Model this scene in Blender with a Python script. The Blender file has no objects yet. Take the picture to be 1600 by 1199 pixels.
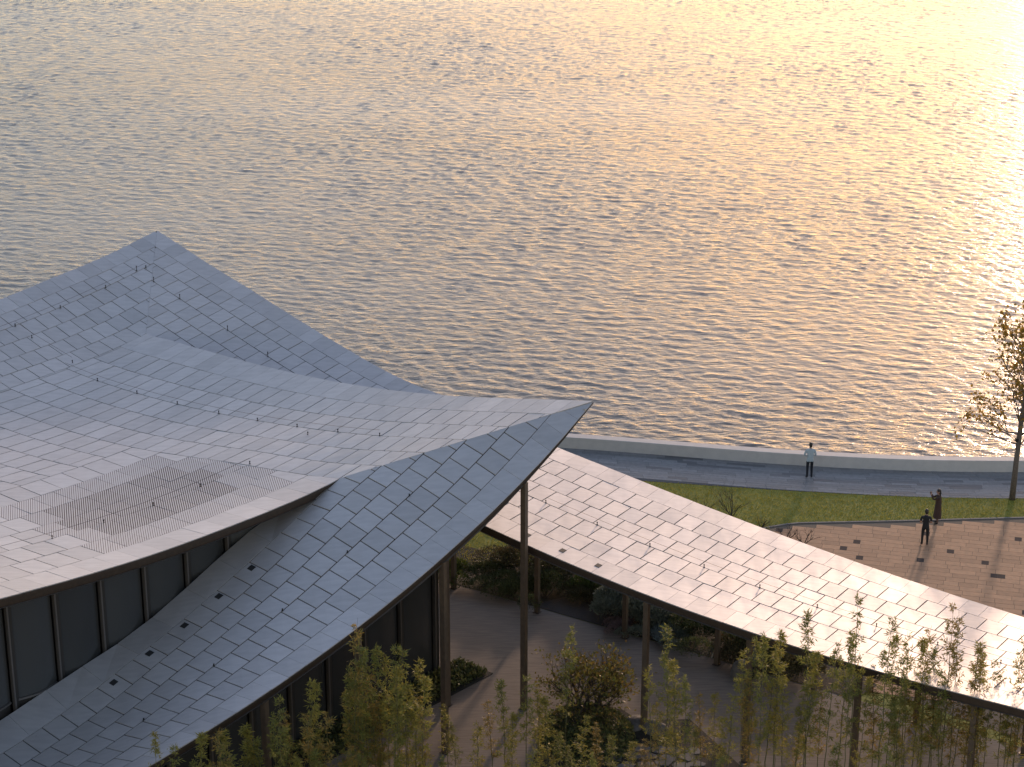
import bpy, bmesh, math, random
import numpy as np
from mathutils import Vector, Matrix
R = math.radians
random.seed(7); rng = np.random.default_rng(7)
scn = bpy.context.scene
C = scn.collection

# ------------------------------------------------------------------ camera, sky, sun, exposure
cam_d = bpy.data.cameras.new('camera'); cam = bpy.data.objects.new('camera', cam_d); C.objects.link(cam)
cam.location = (0, 0, 39); cam.rotation_euler = (R(90 - 20.8), 0, 0)
cam_d.sensor_width = 36; cam_d.lens = 36 * 3236 / 1600; cam_d.clip_end = 20000; cam_d.clip_start = 1
scn.camera = cam
SUN_AZ, SUN_EL = 18.5, 9.0          # degrees right of +Y, above the horizon
wd = bpy.data.worlds.new('World'); scn.world = wd; wd.use_nodes = True
wn = wd.node_tree; wn.nodes.clear()
wo = wn.nodes.new('ShaderNodeOutputWorld'); wb = wn.nodes.new('ShaderNodeBackground')
sky = wn.nodes.new('ShaderNodeTexSky'); sky.sky_type = 'NISHITA'; sky.sun_disc = False
sky.sun_elevation = R(SUN_EL); sky.sun_rotation = R(SUN_AZ); sky.altitude = 0
sky.air_density = 1.0; sky.dust_density = 0.45; sky.ozone_density = 1.0
wb.inputs['Strength'].default_value = 0.15
tn = wn.nodes.new('ShaderNodeMix'); tn.data_type = 'RGBA'; tn.blend_type = 'MULTIPLY'; tn.inputs[0].default_value = 1; tn.inputs[7].default_value = (1.19, .985, .965, 1)
hs = wn.nodes.new('ShaderNodeHueSaturation'); hs.inputs['Saturation'].default_value = 1.08
wn.links.new(sky.outputs[0], tn.inputs[6]); wn.links.new(tn.outputs[2], hs.inputs['Color']); wn.links.new(hs.outputs[0], wb.inputs[0]); wn.links.new(wb.outputs[0], wo.inputs[0])
sl = bpy.data.lights.new('sun', 'SUN'); sl.energy = 1.35; sl.angle = R(3); sl.color = (1, .70, .50)
sun = bpy.data.objects.new('sun', sl); C.objects.link(sun)
sd = Vector((math.sin(R(SUN_AZ)) * math.cos(R(SUN_EL)), math.cos(R(SUN_AZ)) * math.cos(R(SUN_EL)), math.sin(R(SUN_EL))))
sun.rotation_euler = sd.to_track_quat('Z', 'Y').to_euler(); sun.location = (20, 60, 60)
vs = scn.view_settings; vs.view_transform = 'Standard'; vs.look = 'None'; vs.exposure = 1.1; vs.gamma = 1; vs.use_curve_mapping = False

# ------------------------------------------------------------------ helpers
def mat(name, col, rough=.6, metal=0., var=0., noise=None, bump=0., spec=.5, col2=None, nscale=3., stretch=None, detail=4.):
    """procedural Principled: base colour, per-object variation, noise mix to col2, fine bump"""
    m = bpy.data.materials.new(name); m.use_nodes = True
    nt = m.node_tree; b = nt.nodes['Principled BSDF']; L = nt.links.new
    b.inputs['Roughness'].default_value = rough; b.inputs['Metallic'].default_value = metal
    b.inputs['Specular IOR Level'].default_value = spec
    cur = nt.nodes.new('ShaderNodeRGB'); cur.outputs[0].default_value = (*col, 1); cur = cur.outputs[0]
    tc = nt.nodes.new('ShaderNodeNewGeometry').outputs['Position']
    if stretch:
        mp = nt.nodes.new('ShaderNodeMapping'); mp.inputs['Scale'].default_value = stretch[:3]
        if len(stretch) > 3: mp.inputs['Rotation'].default_value = (0, 0, stretch[3])
        L(tc, mp.inputs[0]); tc = mp.outputs[0]
    nz = nt.nodes.new('ShaderNodeTexNoise'); nz.inputs['Scale'].default_value = nscale; nz.inputs['Detail'].default_value = detail
    L(tc, nz.inputs[0])
    if col2:
        mx = nt.nodes.new('ShaderNodeMix'); mx.data_type = 'RGBA'
        rp = nt.nodes.new('ShaderNodeMapRange'); rp.inputs[1].default_value = .35; rp.inputs[2].default_value = .65
        L(nz.outputs[0], rp.inputs[0]); L(rp.outputs[0], mx.inputs[0]); L(cur, mx.inputs[6]); mx.inputs[7].default_value = (*col2, 1)
        cur = mx.outputs[2]
    if var:
        oi = nt.nodes.new('ShaderNodeObjectInfo'); ge = nt.nodes.new('ShaderNodeNewGeometry')
        ad = nt.nodes.new('ShaderNodeMath'); ad.operation = 'ADD'; L(oi.outputs['Random'], ad.inputs[0]); L(ge.outputs['Random Per Island'], ad.inputs[1])
        fr = nt.nodes.new('ShaderNodeMath'); fr.operation = 'FRACT'; L(ad.outputs[0], fr.inputs[0])
        mr = nt.nodes.new('ShaderNodeMapRange'); mr.inputs[3].default_value = 1 - var; mr.inputs[4].default_value = 1 + var
        L(fr.outputs[0], mr.inputs[0])
        hs = nt.nodes.new('ShaderNodeHueSaturation'); L(mr.outputs[0], hs.inputs['Value']); L(cur, hs.inputs['Color'])
        cur = hs.outputs[0]
    L(cur, b.inputs['Base Color'])
    if bump:
        bp = nt.nodes.new('ShaderNodeBump'); bp.inputs['Strength'].default_value = bump; bp.inputs['Distance'].default_value = .05
        n2 = nt.nodes.new('ShaderNodeTexNoise'); n2.inputs['Scale'].default_value = nscale * 4; L(tc, n2.inputs[0])
        L(n2.outputs[0], bp.inputs['Height']); L(bp.outputs[0], b.inputs['Normal'])
    return m

def obj(name, me, m=None, parent=None):
    o = bpy.data.objects.new(name, me); C.objects.link(o)
    if m is not None and not me.materials: me.materials.append(m)
    if parent: o.parent = parent
    return o
def mesh(name, vs_, fs, smooth=False):
    me = bpy.data.meshes.new(name); me.from_pydata([tuple(map(float, v)) for v in vs_], [], [tuple(f) for f in fs]); me.update()
    if smooth:
        me.polygons.foreach_set('use_smooth', [True] * len(me.polygons))
    return me
def tag(o, label, cat=None, group=None, kind=None):
    if label: o['label'] = label
    if cat: o['category'] = cat
    if group: o['group'] = group
    if kind: o['kind'] = kind
    return o
def empty(name, loc=(0, 0, 0), rz=0):
    o = bpy.data.objects.new(name, None); C.objects.link(o); o.location = loc; o.rotation_euler = (0, 0, rz); o.empty_display_size = .3
    return o
class MB:
    def __init__(s): s.v = []; s.f = []
    def add(s, vs_, fs):
        n = len(s.v); s.v += [tuple(v) for v in vs_]; s.f += [tuple(i + n for i in f) for f in fs]
    def box(s, c, size, rz=0.):
        cx, cy, cz = c; hx, hy, hz = [q / 2 for q in size]; ca, sa = math.cos(rz), math.sin(rz); vs_ = []
        for z in (-hz, hz):
            for x, y in ((-hx, -hy), (hx, -hy), (hx, hy), (-hx, hy)): vs_.append((cx + x * ca - y * sa, cy + x * sa + y * ca, cz + z))
        s.add(vs_, [(3, 2, 1, 0), (4, 5, 6, 7), (0, 1, 5, 4), (1, 2, 6, 5), (2, 3, 7, 6), (3, 0, 4, 7)])
    def tube(s, pts, rad, n=6, cap=True):
        pts = [Vector(p) for p in pts]; rad = rad if hasattr(rad, '__len__') else [rad] * len(pts); base = len(s.v)
        for i, p in enumerate(pts):
            t = (pts[min(i + 1, len(pts) - 1)] - pts[max(i - 1, 0)]).normalized()
            a = t.orthogonal().normalized() if abs(t.z) < .95 else Vector((1, 0, 0)); a = (a - t * a.dot(t)).normalized(); bb = t.cross(a)
            for k in range(n):
                q = 2 * math.pi * k / n; s.v.append(tuple(p + (a * math.cos(q) + bb * math.sin(q)) * rad[i]))
        for i in range(len(pts) - 1):
            for k in range(n):
                a0 = base + i * n + k; a1 = base + i * n + (k + 1) % n
                s.f.append((a0, a1, a1 + n, a0 + n))
        if cap:
            s.f.append(tuple(base + k for k in reversed(range(n)))); e = base + (len(pts) - 1) * n; s.f.append(tuple(e + k for k in range(n)))
    def prism(s, poly, z0, z1):
        n = len(poly)
        s.add([(x, y, z0) for x, y in poly] + [(x, y, z1) for x, y in poly],
              [tuple(reversed(range(n))), tuple(range(n, 2 * n))] + [(i, (i + 1) % n, n + (i + 1) % n, n + i) for i in range(n)])
    def me(s, name, smooth=False): return mesh(name, s.v, s.f, smooth)
    def build(s, name, m, parent=None, smooth=False): return obj(name, s.me(name, smooth), m, parent)

class TPS:
    """thin plate spline height over plan points"""
    def __init__(s, pts, lam=1e-3):
        P = np.array(pts, float); s.p = P[:, :2]; n = len(P)
        K = s.k(np.linalg.norm(s.p[:, None] - s.p[None], axis=2)) + lam * np.eye(n)
        Q = np.c_[np.ones(n), s.p]; A = np.zeros((n + 3, n + 3)); A[:n, :n] = K; A[:n, n:] = Q; A[n:, :n] = Q.T
        s.w = np.linalg.lstsq(A, np.r_[P[:, 2], np.zeros(3)], rcond=None)[0]
    @staticmethod
    def k(r): return np.where(r > 1e-9, r * r * np.log(np.maximum(r, 1e-9)), 0)
    def __call__(s, a, b):
        r = np.hypot(s.p[:, 0] - a, s.p[:, 1] - b); return float(s.k(r) @ s.w[:-3] + s.w[-3] + s.w[-2] * a + s.w[-1] * b)

# ------------------------------------------------------------------ materials
M_zinc = mat('roof_metal', (.535, .512, .503), .62, .68, .07, col2=(.485, .465, .458), nscale=1.3, stretch=(1.2, 5, 1, .8), detail=7)
M_deck = mat('roof_deck', (.03, .027, .025), .8)
M_bronze = mat('bronze_trim', (.075, .055, .042), .45, .6, nscale=6, col2=(.06, .045, .035))
M_soffit = mat('soffit', (.10, .08, .065), .7)
M_lip = mat('aluminium_lip', (.42, .40, .38), .4, .8)
M_post = mat('column_bronze', (.11, .08, .055), .5, .3, col2=(.085, .062, .045), nscale=5)
M_stone_path = mat('travertine_path', (.215, .17, .133), .85, col2=(.16, .125, .10), nscale=1.6, stretch=(.8, 7, 1, R(32)), bump=.05)
M_black = mat('black_rubber', (.012, .012, .012), .7)
M_lawn = mat('turf', (.24, .235, .035), .9, col2=(.18, .19, .03), nscale=1.2, bump=.4)
M_soil = mat('soil', (.035, .028, .02), .95, col2=(.022, .018, .013), nscale=8, bump=.5)

def wear(m, lo, hi, sc=2.2):
    nt = m.node_tree; b = nt.nodes['Principled BSDF']; g = nt.nodes.new('ShaderNodeNewGeometry'); mp = nt.nodes.new('ShaderNodeMapping'); mp.inputs['Rotation'].default_value = (0, 0, -.75); mp.inputs['Scale'].default_value = (1, .22, 1)
    nz = nt.nodes.new('ShaderNodeTexNoise'); nz.inputs['Scale'].default_value = sc; nz.inputs['Detail'].default_value = 6; nz.inputs['Roughness'].default_value = .65
    mr = nt.nodes.new('ShaderNodeMapRange'); mr.inputs[1].default_value = .3; mr.inputs[2].default_value = .7; mr.inputs[3].default_value = lo; mr.inputs[4].default_value = hi
    nt.links.new(g.outputs['Position'], mp.inputs[0]); nt.links.new(mp.outputs[0], nz.inputs[0]); nt.links.new(nz.outputs[0], mr.inputs[0]); nt.links.new(mr.outputs[0], b.inputs['Roughness'])
wear(M_zinc, .56, .65)
def perf(name, duty):
    m = mat(name, (.54, .515, .505), .62, .5, .05)
    nt = m.node_tree; b = nt.nodes['Principled BSDF']; L = nt.links.new
    g = nt.nodes.new('ShaderNodeNewGeometry'); dp = nt.nodes.new('ShaderNodeVectorMath'); dp.operation = 'DOT_PRODUCT'
    dp.inputs[1].default_value = (.975 / .078, .222 / .078, 0); L(g.outputs['Position'], dp.inputs[0])
    fr = nt.nodes.new('ShaderNodeMath'); fr.operation = 'FRACT'; L(dp.outputs['Value'], fr.inputs[0])
    lt = nt.nodes.new('ShaderNodeMath'); lt.operation = 'LESS_THAN'; lt.inputs[1].default_value = duty; L(fr.outputs[0], lt.inputs[0])
    src = b.inputs['Base Color'].links[0].from_socket
    mx = nt.nodes.new('ShaderNodeMix'); mx.data_type = 'RGBA'; L(lt.outputs[0], mx.inputs[0]); L(src, mx.inputs[6]); mx.inputs[7].default_value = (.07, .042, .034, 1)
    L(mx.outputs[2], b.inputs['Base Color'])
    inv = nt.nodes.new('ShaderNodeMath'); inv.operation = 'MULTIPLY_ADD'; inv.inputs[1].default_value = -.5; inv.inputs[2].default_value = .5
    L(lt.outputs[0], inv.inputs[0]); L(inv.outputs[0], b.inputs['Metallic'])
    return m
M_perf1 = perf('slotted_metal_fine', .26); M_perf2 = perf('slotted_metal_coarse', .52)

# ------------------------------------------------------------------ ground, promenade, water
STR = 'structure'
tag(obj('terrain', mesh('terrain', [(-400, -40, -.06), (400, -40, -.06), (400, 92, -.06), (-400, 92, -.06)], [(0, 1, 2, 3)]), M_soil), None, kind=STR)

# axes: canopy frame (s along U, w along Nn from B0); pavilion frame (d along V, w along Mm from C0)
U = np.array([.8434, -.5373]); Nn = np.array([-.5373, -.8434]); B0 = np.array([1.052, 76.199])
V = np.array([-.67118, -.74130]); Mm = np.array([-.74130, .67118]); C0 = np.array([.480, 68.290])
def cp(s, w): return B0 + U * s + Nn * w
def pv(d, w): return C0 + V * d + Mm * w

def wall_y(x):          # foot of the sea wall on the promenade side, curve measured on the ground
    return float(np.interp(x, [-60, -20, 2.7, 9.3, 15.3, 21.3, 24.4, 40, 80], [99, 96.6, 93.87, 92.42, 91.2, 90.72, 90.66, 91.6, 98]))
def smooth_curve(xs, f, k=9):
    y = np.array([f(x) for x in xs]); ker = np.ones(k) / k
    return np.convolve(np.pad(y, k // 2, mode='edge'), ker, mode='valid')
WX = np.linspace(-60, 80, 281); WY = smooth_curve(WX, wall_y, 21)
wyf = lambda x: float(np.interp(x, WX, WY))
PROM_W = 3.05
def prom_edge(x): return wyf(x) - PROM_W - .35 * math.exp(-((x - 3) / 8) ** 2)

# water: real short waves near, plain sheet to the horizon
def make_water():
    xs = np.concatenate([[-6000, -1500, -400, -150], np.arange(-66, 66.01, .17), [150, 400, 1500, 6000]])
    ys = [89.]; dy = .17
    while ys[-1] < 330: ys.append(ys[-1] + dy); dy = min(.45, .17 + (ys[-1] - 89) * .0022)
    ys = np.array(ys + [420, 700, 1500, 4000, 12000])
    X, Y = np.meshgrid(xs, ys); Z = np.zeros_like(X); r = np.random.default_rng(3)
    base = math.atan2(.86, .42)
    for i in range(90):
        lam = .5 * (1.7 / .5) ** (r.random() ** 1.5); th = base + r.normal(0, .34); k = 2 * math.pi / lam
        amp = .0021 * lam ** .45 * (.6 + .8 * r.random())
        ph = k * (X * math.cos(th) + Y * math.sin(th)) + r.random() * 6.283
        Z += amp * (np.sin(ph) + .22 * np.cos(2 * ph))
    g = 1 + .28 * np.sin(X * .11 + Y * .07 + 1) * np.sin(Y * .06 - X * .045 + 2)
    fade = np.clip((70 - np.abs(X)) / 5, 0, 1) * np.clip((345 - Y) / 60, 0, 1)
    Z = Z * g * fade - 1.5
    nx, ny = len(xs), len(ys); me = bpy.data.meshes.new('water')
    co = np.stack([X, Y, Z], -1).reshape(-1, 3).astype(np.float32)
    idx = np.arange(nx * ny).reshape(ny, nx)
    q = np.stack([idx[:-1, :-1], idx[:-1, 1:], idx[1:, 1:], idx[1:, :-1]], -1).reshape(-1, 4)
    me.vertices.add(len(co)); me.vertices.foreach_set('co', co.ravel())
    me.loops.add(q.size); me.loops.foreach_set('vertex_index', q.ravel().astype(np.int32))
    me.polygons.add(len(q)); me.polygons.foreach_set('loop_start', np.arange(0, q.size, 4, dtype=np.int32))
    me.update(calc_edges=True); me.polygons.foreach_set('use_smooth', np.ones(len(q), bool))
    m = bpy.data.materials.new('lake_water'); m.use_nodes = True; nt = m.node_tree; b = nt.nodes['Principled BSDF']; L = nt.links.new
    b.inputs['Base Color'].default_value = (.155, .145, .13, 1); b.inputs['Roughness'].default_value = .20; b.inputs['IOR'].default_value = 1.30
    gp = nt.nodes.new('ShaderNodeNewGeometry'); mp = nt.nodes.new('ShaderNodeMapping'); mp.inputs['Rotation'].default_value = (0, 0, R(26)); mp.inputs['Scale'].default_value = (.5, 1.4, 1)
    L(gp.outputs['Position'], mp.inputs[0])
    n1 = nt.nodes.new('ShaderNodeTexNoise'); n1.inputs['Scale'].default_value = 1.7; n1.inputs['Detail'].default_value = 3; n1.inputs['Roughness'].default_value = .6; n1.inputs['Distortion'].default_value = .5; L(mp.outputs[0], n1.inputs[0])
    mp2 = nt.nodes.new('ShaderNodeMapping'); mp2.inputs['Rotation'].default_value = (0, 0, R(38)); mp2.inputs['Scale'].default_value = (.5, 1.3, 1); L(gp.outputs['Position'], mp2.inputs[0])
    n2 = nt.nodes.new('ShaderNodeTexNoise'); n2.inputs['Scale'].default_value = 4.2; n2.inputs['Detail'].default_value = 3; n2.inputs['Roughness'].default_value = .6; L(mp2.outputs[0], n2.inputs[0])
    sm = nt.nodes.new('ShaderNodeMath'); sm.operation = 'MULTIPLY_ADD'; sm.inputs[1].default_value = .5; L(n2.outputs[0], sm.inputs[0]); L(n1.outputs[0], sm.inputs[2])
    bp = nt.nodes.new('ShaderNodeBump'); bp.inputs['Strength'].default_value = 1.0; mp3 = nt.nodes.new('ShaderNodeMapping'); mp3.inputs['Scale'].default_value = (.02, .045, 1); L(gp.outputs['Position'], mp3.inputs[0])
    n3 = nt.nodes.new('ShaderNodeTexNoise'); n3.inputs['Scale'].default_value = 1; n3.inputs['Detail'].default_value = 3; L(mp3.outputs[0], n3.inputs[0])
    r3 = nt.nodes.new('ShaderNodeMapRange'); r3.inputs[1].default_value = .3; r3.inputs[2].default_value = .7; r3.inputs[3].default_value = .055; r3.inputs[4].default_value = .11; L(n3.outputs[0], r3.inputs[0]); L(r3.outputs[0], bp.inputs['Distance']); L(sm.outputs[0], bp.inputs['Height']); L(bp.outputs[0], b.inputs['Normal'])
    return tag(obj('water', me, m), None, kind=STR)
make_water()

# terrace floor under and around the canopy
tag(obj('path', mesh('path', [(-60, 20, 0), (70, 20, 0), (70, 62, 0), (*cp(34, -.35), 0), (*cp(-14, -.35), 0), (-60, 88, 0)], [(0, 1, 2, 3, 4, 5)]), M_stone_path), None, kind=STR)
# lawn sheet
lx = np.linspace(-40, 60, 101)
lawn_top = [(x, prom_edge(x) - .02, .004 - .05) for x in lx]
def plaza_y(x): return float(np.interp(x, [11.0, 12.7, 17.3, 23.2, 40], [84.3, 84.92, 85.14, 85.52, 86.6]))
lawn = MB(); lo = [(-40, 70, -.046), (60, 40, -.046)]
lawn.add([(x, y, -.012) for x, y, z in lawn_top] + [(60, 40, -.012), (-40, 70, -.012)], [tuple(range(len(lawn_top) + 2))])
tag(lawn.build('lawn', M_lawn), None, kind=STR)

# promenade: bed sheet + kerb wall + long stone strips laid along the curve
prom = MB(); n = len(lx)
prom.add([(x, wyf(x) + .3, -.004) for x in lx] + [(x, prom_edge(x), -.004) for x in lx], [(i, i + n, i + n + 1, i + 1) for i in range(n - 1)])
M_promj = mat('promenade_joint', (.085, .085, .09), .85)
promenade = tag(prom.build('promenade', M_promj), None, kind=STR)
M_strip = mat('grey_stone_strip', (.24, .228, .22), .6, 0, .16, col2=(.20, .19, .185), nscale=5)
M_stripd = mat('dark_stone_strip', (.13, .125, .125), .55, 0, .15)
def curve_quad(x0, x1, o0, o1, z, gap=.006):
    x0 += gap; x1 -= gap; o0 += gap; o1 -= gap
    a = [(x0, wyf(x0) - o0, z), (x0, wyf(x0) - o1, z), (x1, wyf(x1) - o1, z), (x1, wyf(x1) - o0, z)]
    return a + [(p[0], p[1], p[2] - .03) for p in a], [(0, 1, 2, 3), (0, 4, 5, 1), (1, 5, 6, 2), (2, 6, 7, 3), (3, 7, 4, 0)]
strips = []; rows = 12; rw = PROM_W / rows
for r in range(rows):
    x = -4 + random.random()
    while x < 44:
        l = random.choice([.9, 1.2, 1.2, 1.5, 1.8]); strips.append((x, x + l, .02 + r * rw, .02 + (r + 1) * rw)); x += l
random.shuffle(strips)
def in_view(x, y, z=0, mar=0):
    c, s = math.cos(R(20.8)), math.sin(R(20.8)); Zc = z - 39; dep = y * c - Zc * s
    return 800 + 3236 * x / dep, 599.5 - 3236 * (y * s + Zc * c) / dep
vis = [q for q in strips if in_view(q[0], wyf(q[0]) - q[2])[0] > 885 + (q[2] * 32) and in_view(q[0], 90)[0] < 1600]
rest = [q for q in strips if q not in vis]; vis, extra = vis[:300], vis[300:]; rest += extra
for q in vis:
    v_, f_ = curve_quad(*q, .002 + random.uniform(0, .003)); obj('paving_strip', mesh('paving_strip', v_, f_), M_stripd if random.random() < .10 else M_strip, promenade)
mb = MB()
for q in rest: mb.add(*curve_quad(*q, .003))
tag(mb.build('paving_strips', M_strip, promenade), None, kind='stuff')

# sea wall, real section swept on the curve
M_wall = mat('sea_wall_stone', (.52, .49, .46), .7, col2=(.47, .445, .42), nscale=3, bump=.03)
sw = MB(); sec = [(0, -1.6), (0, .015), (.012, .56), (.03, .575), (.52, .575), (.54, .56), (.55, -1.6)]; wx = np.linspace(-40, 60, 201)
for x in wx:
    for o, z in sec: sw.v.append((x, wyf(x) + o, z))
for i in range(len(wx) - 1):
    for k in range(len(sec) - 1):
        a = i * len(sec) + k; sw.f.append((a, a + 1, a + 1 + len(sec), a + len(sec)))
tag(sw.build('sea_wall', M_wall), 'long low curved pale stone wall between promenade and lake', 'wall')

# plaza: joint bed + pavers in courses, small dark squares among them
M_plj = mat('plaza_joint', (.12, .095, .07), .9)
px = np.linspace(10.6, 45, 60)
plz = MB(); plz.add([(x, plaza_y(x), -.006) for x in px] + [(45, 55, -.006), (26, 60, -.006), (*cp(4, -2.8), -.006)], [tuple(reversed(range(len(px) + 3)))])
plaza = tag(plz.build('plaza', M_plj), None, kind=STR)
M_paver = mat('tan_paver', (.46, .255, .14), .85, 0, .14, col2=(.38, .22, .125), nscale=4)
M_pdark = mat('dark_paver', (.07, .055, .05), .95, spec=.15)
PA = np.array([math.cos(R(-14)), math.sin(R(-14))]); PB = np.array([-PA[1], PA[0]]); PO = np.array([12., 84.])
def plaza_in(p):
    if p[0] < 11 or p[0] > 40: return False
    s_ = (p - B0) @ U; w_ = (p - B0) @ Nn
    return p[1] < plaza_y(p[0]) - .1 and w_ < -.8
pav = []; ch = .40
for j in range(-34, 14):
    a = -8 + random.random()
    while a < 34:
        dark = random.random() < .085
        l = .30 if dark else random.choice([.62, .78, .92, 1.1])
        q = [PO + PA * (a + .008) + PB * (j * ch + .008), PO + PA * (a + l - .008) + PB * (j * ch + .008), PO + PA * (a + l - .008) + PB * ((j + 1) * ch - .008), PO + PA * (a + .008) + PB * ((j + 1) * ch - .008)]
        if all(plaza_in(p) for p in q): pav.append((q, dark))
        a += l
def pv_mesh(q, z): return [(p[0], p[1], z) for p in q] + [(p[0], p[1], z - .04) for p in q], [(0, 1, 2, 3), (0, 4, 5, 1), (1, 5, 6, 2), (2, 6, 7, 3), (3, 7, 4, 0)]
def pav_seen(q):
    x, y = in_view(q[0][0], q[0][1]); ye = np.interp(x, [1160, 1300, 1450, 1600], [812, 865, 915, 967])
    return x < 1600 and y < ye and y > 800
pav.sort(key=lambda t: (not pav_seen(t[0]), not t[1], -t[0][0][1]))
for q, dk in pav[:300]: obj('dark_paver' if dk else 'paver', mesh('paver', *pv_mesh(q, random.uniform(0, .003))), M_pdark if dk else M_paver, plaza)
mb = MB()
md = MB()
for q, dk in pav[300:]: (md if dk else mb).add(*pv_mesh(q, .001))
tag(md.build('dark_pavers', M_pdark, plaza), None, kind='stuff')
tag(mb.build('pavers', M_paver, plaza), None, kind='stuff')
kb = MB()
for i in range(len(px) - 1):
    x0, x1 = px[i], px[i + 1]; kb.add([(x0, plaza_y(x0), .02), (x1, plaza_y(x1), .02), (x1, plaza_y(x1) + .10, .02), (x0, plaza_y(x0) + .10, .02), (x0, plaza_y(x0), -.05), (x1, plaza_y(x1), -.05)], [(0, 1, 2, 3), (4, 5, 1, 0)])
tag(kb.build('kerb', mat('kerb_stone', (.16, .15, .14), .8)), None, kind=STR)

# ------------------------------------------------------------------ roofs
def clip(poly, a, b, c):
    """keep the side a*x+b*y+c >= 0"""
    out = []
    for i in range(len(poly)):
        p, q = poly[i], poly[(i + 1) % len(poly)]; fp = a * p[0] + b * p[1] + c; fq = a * q[0] + b * q[1] + c
        if fp >= 0: out.append(p)
        if (fp >= 0) != (fq >= 0): t = fp / (fp - fq); out.append((p[0] + t * (q[0] - p[0]), p[1] + t * (q[1] - p[1])))
    return out
def halfplane(p, q, inside):
    a, b = -(q[1] - p[1]), q[0] - p[0]; L_ = math.hypot(a, b); a, b = a / L_, b / L_; c = -(a * p[0] + b * p[1])
    if a * inside[0] + b * inside[1] + c < 0: a, b, c = -a, -b, -c
    return a, b, c
def area(p): return abs(sum(p[i][0] * p[(i + 1) % len(p)][1] - p[(i + 1) % len(p)][0] * p[i][1] for i in range(len(p)))) / 2
MITRES = []
def inset(poly, g):
    """shrink a convex polygon by g"""
    cx = sum(p[0] for p in poly) / len(poly); cy = sum(p[1] for p in poly) / len(poly); out = poly
    for i in range(len(poly)):
        p, q = poly[i], poly[(i + 1) % len(poly)]
        if math.hypot(q[0] - p[0], q[1] - p[1]) < .02: continue
        a, b, c = halfplane(p, q, (cx, cy)); gg = .003 if any(abs(h[0] * p[0] + h[1] * p[1] + h[2]) < 2e-3 and abs(h[0] * q[0] + h[1] * q[1] + h[2]) < 2e-3 for h in MITRES) else g
        out = clip(out, a, b, c - gg)
        if len(out) < 3: return []
    return out

class Roof:
    def __init__(s, zf, toxy, gap): s.zf, s.xy, s.gap, s.cells = zf, toxy, gap, []
    def add(s, poly, m=None, gap=None, strip=False):
        if len(poly) >= 3 and area(poly) > .02: s.cells.append((poly, m or M_zinc, s.gap if gap is None else gap, strip))
    def k(s, q): return min([1.] + [.22 + .78 * math.hypot(q[0] - t[0], q[1] - t[1]) / 5.5 for t in s.tips])
    tips = ()
    def p3(s, q, dz): x, y = s.xy(*q); return (x, y, s.zf(*q) + dz)
    def build(s, parent, edge, thick=.34, limit=300, key=None, lip=None):
        cells = sorted(s.cells, key=lambda c: key(c[0])) if key else s.cells
        deck, sof = MB(), MB()
        for poly, *_ in cells:
            n = len(poly); t = [s.p3(q, 0) for q in poly]
            up = sum((t[i][0] * t[(i + 1) % n][1] - t[(i + 1) % n][0] * t[i][1]) for i in range(n)) > 0
            o = list(range(n)) if up else list(reversed(range(n)))
            deck.add([(p[0], p[1], p[2] - .05) for p in t], [o]); sof.add([(p[0], p[1], p[2] - thick * s.k(q)) for p, q in zip(t, poly)], [o[::-1]])
        deck.build('roof_deck', M_deck, parent); sof.build('soffit', M_soffit, parent)
        rest_ = MB()
        for i, (poly, m, gap, strip) in enumerate(cells):
            ip = inset(poly, gap)
            if len(ip) < 3: continue
            tx, ty, tz = random.gauss(0, .0035), random.gauss(0, .0035), random.gauss(0, .002)
            cx = sum(p[0] for p in ip) / len(ip); cy = sum(p[1] for p in ip) / len(ip)
            top = [s.p3(q, tz + (q[0] - cx) * tx + (q[1] - cy) * ty) for q in ip]; n = len(ip)
            up = sum((top[k][0] * top[(k + 1) % n][1] - top[(k + 1) % n][0] * top[k][1]) for k in range(n)) > 0
            if not up: top = top[::-1]
            v_ = top + [(p[0], p[1], p[2] - .03) for p in top]; f_ = [tuple(range(n))] + [(k, n + k, n + (k + 1) % n, (k + 1) % n) for k in range(n)]
            if i < limit: obj('slotted_panel' if m is not M_zinc else 'roof_panel', mesh('roof_panel', v_, f_), m, parent)
            else: rest_.add(v_, f_)
        if rest_.v: tag(rest_.build('roof_panels', M_zinc, parent), None, kind='stuff')
        for e in edge:                                     # fascia: chamfered dark edge profile with a thin bottom rail
            pts, inward = e; fa, rl = MB(), MB(); prof = [(.0, -.035), (-.012, -.05), (-.012, -.13), (.07, -.15), (.07, -thick - .03), (.13, -thick - .03)]
            for (a, b) in pts:
                x, y = s.xy(a, b); z = s.zf(a, b)
                kk = s.k((a, b))
                for o, h in prof: ix, iy = s.xy(a + inward[0] * o, b + inward[1] * o); fa.v.append((ix, iy, z - .035 + (h + .035) * kk))
            k = len(prof)
            for i in range(len(pts) - 1):
                for j in range(k - 1): a0 = i * k + j; fa.f.append((a0, a0 + 1, a0 + 1 + k, a0 + k))
            fa.build('fascia', M_bronze, parent)
            if lip:
                rl.tube([s.p3((a + inward[0] * lip, b + inward[1] * lip), -thick * s.k((a, b)) - .07) for a, b in pts], .035, 4); rl.build('eave_rail', M_lip, parent)

def posts(zf, toxy, parent, pts, h=.10):
    for a, b in pts:
        x, y = toxy(a, b); z = zf(a, b); mb = MB(); mb.tube([(x, y, z - .02), (x, y, z + h)], .014, 6); mb.box((x, y, z + h), (.045, .045, .04)); mb.box((x, y, z + .004), (.07, .07, .008))
        mb.build('anchor_post', M_black, parent)
def wire(zf, toxy, parent, pts, h=.24):
    mb = MB(); mb.tube([(*toxy(a, b), zf(a, b) + h) for a, b in pts], .006, 4); mb.build('safety_wire', M_bronze, parent)

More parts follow.
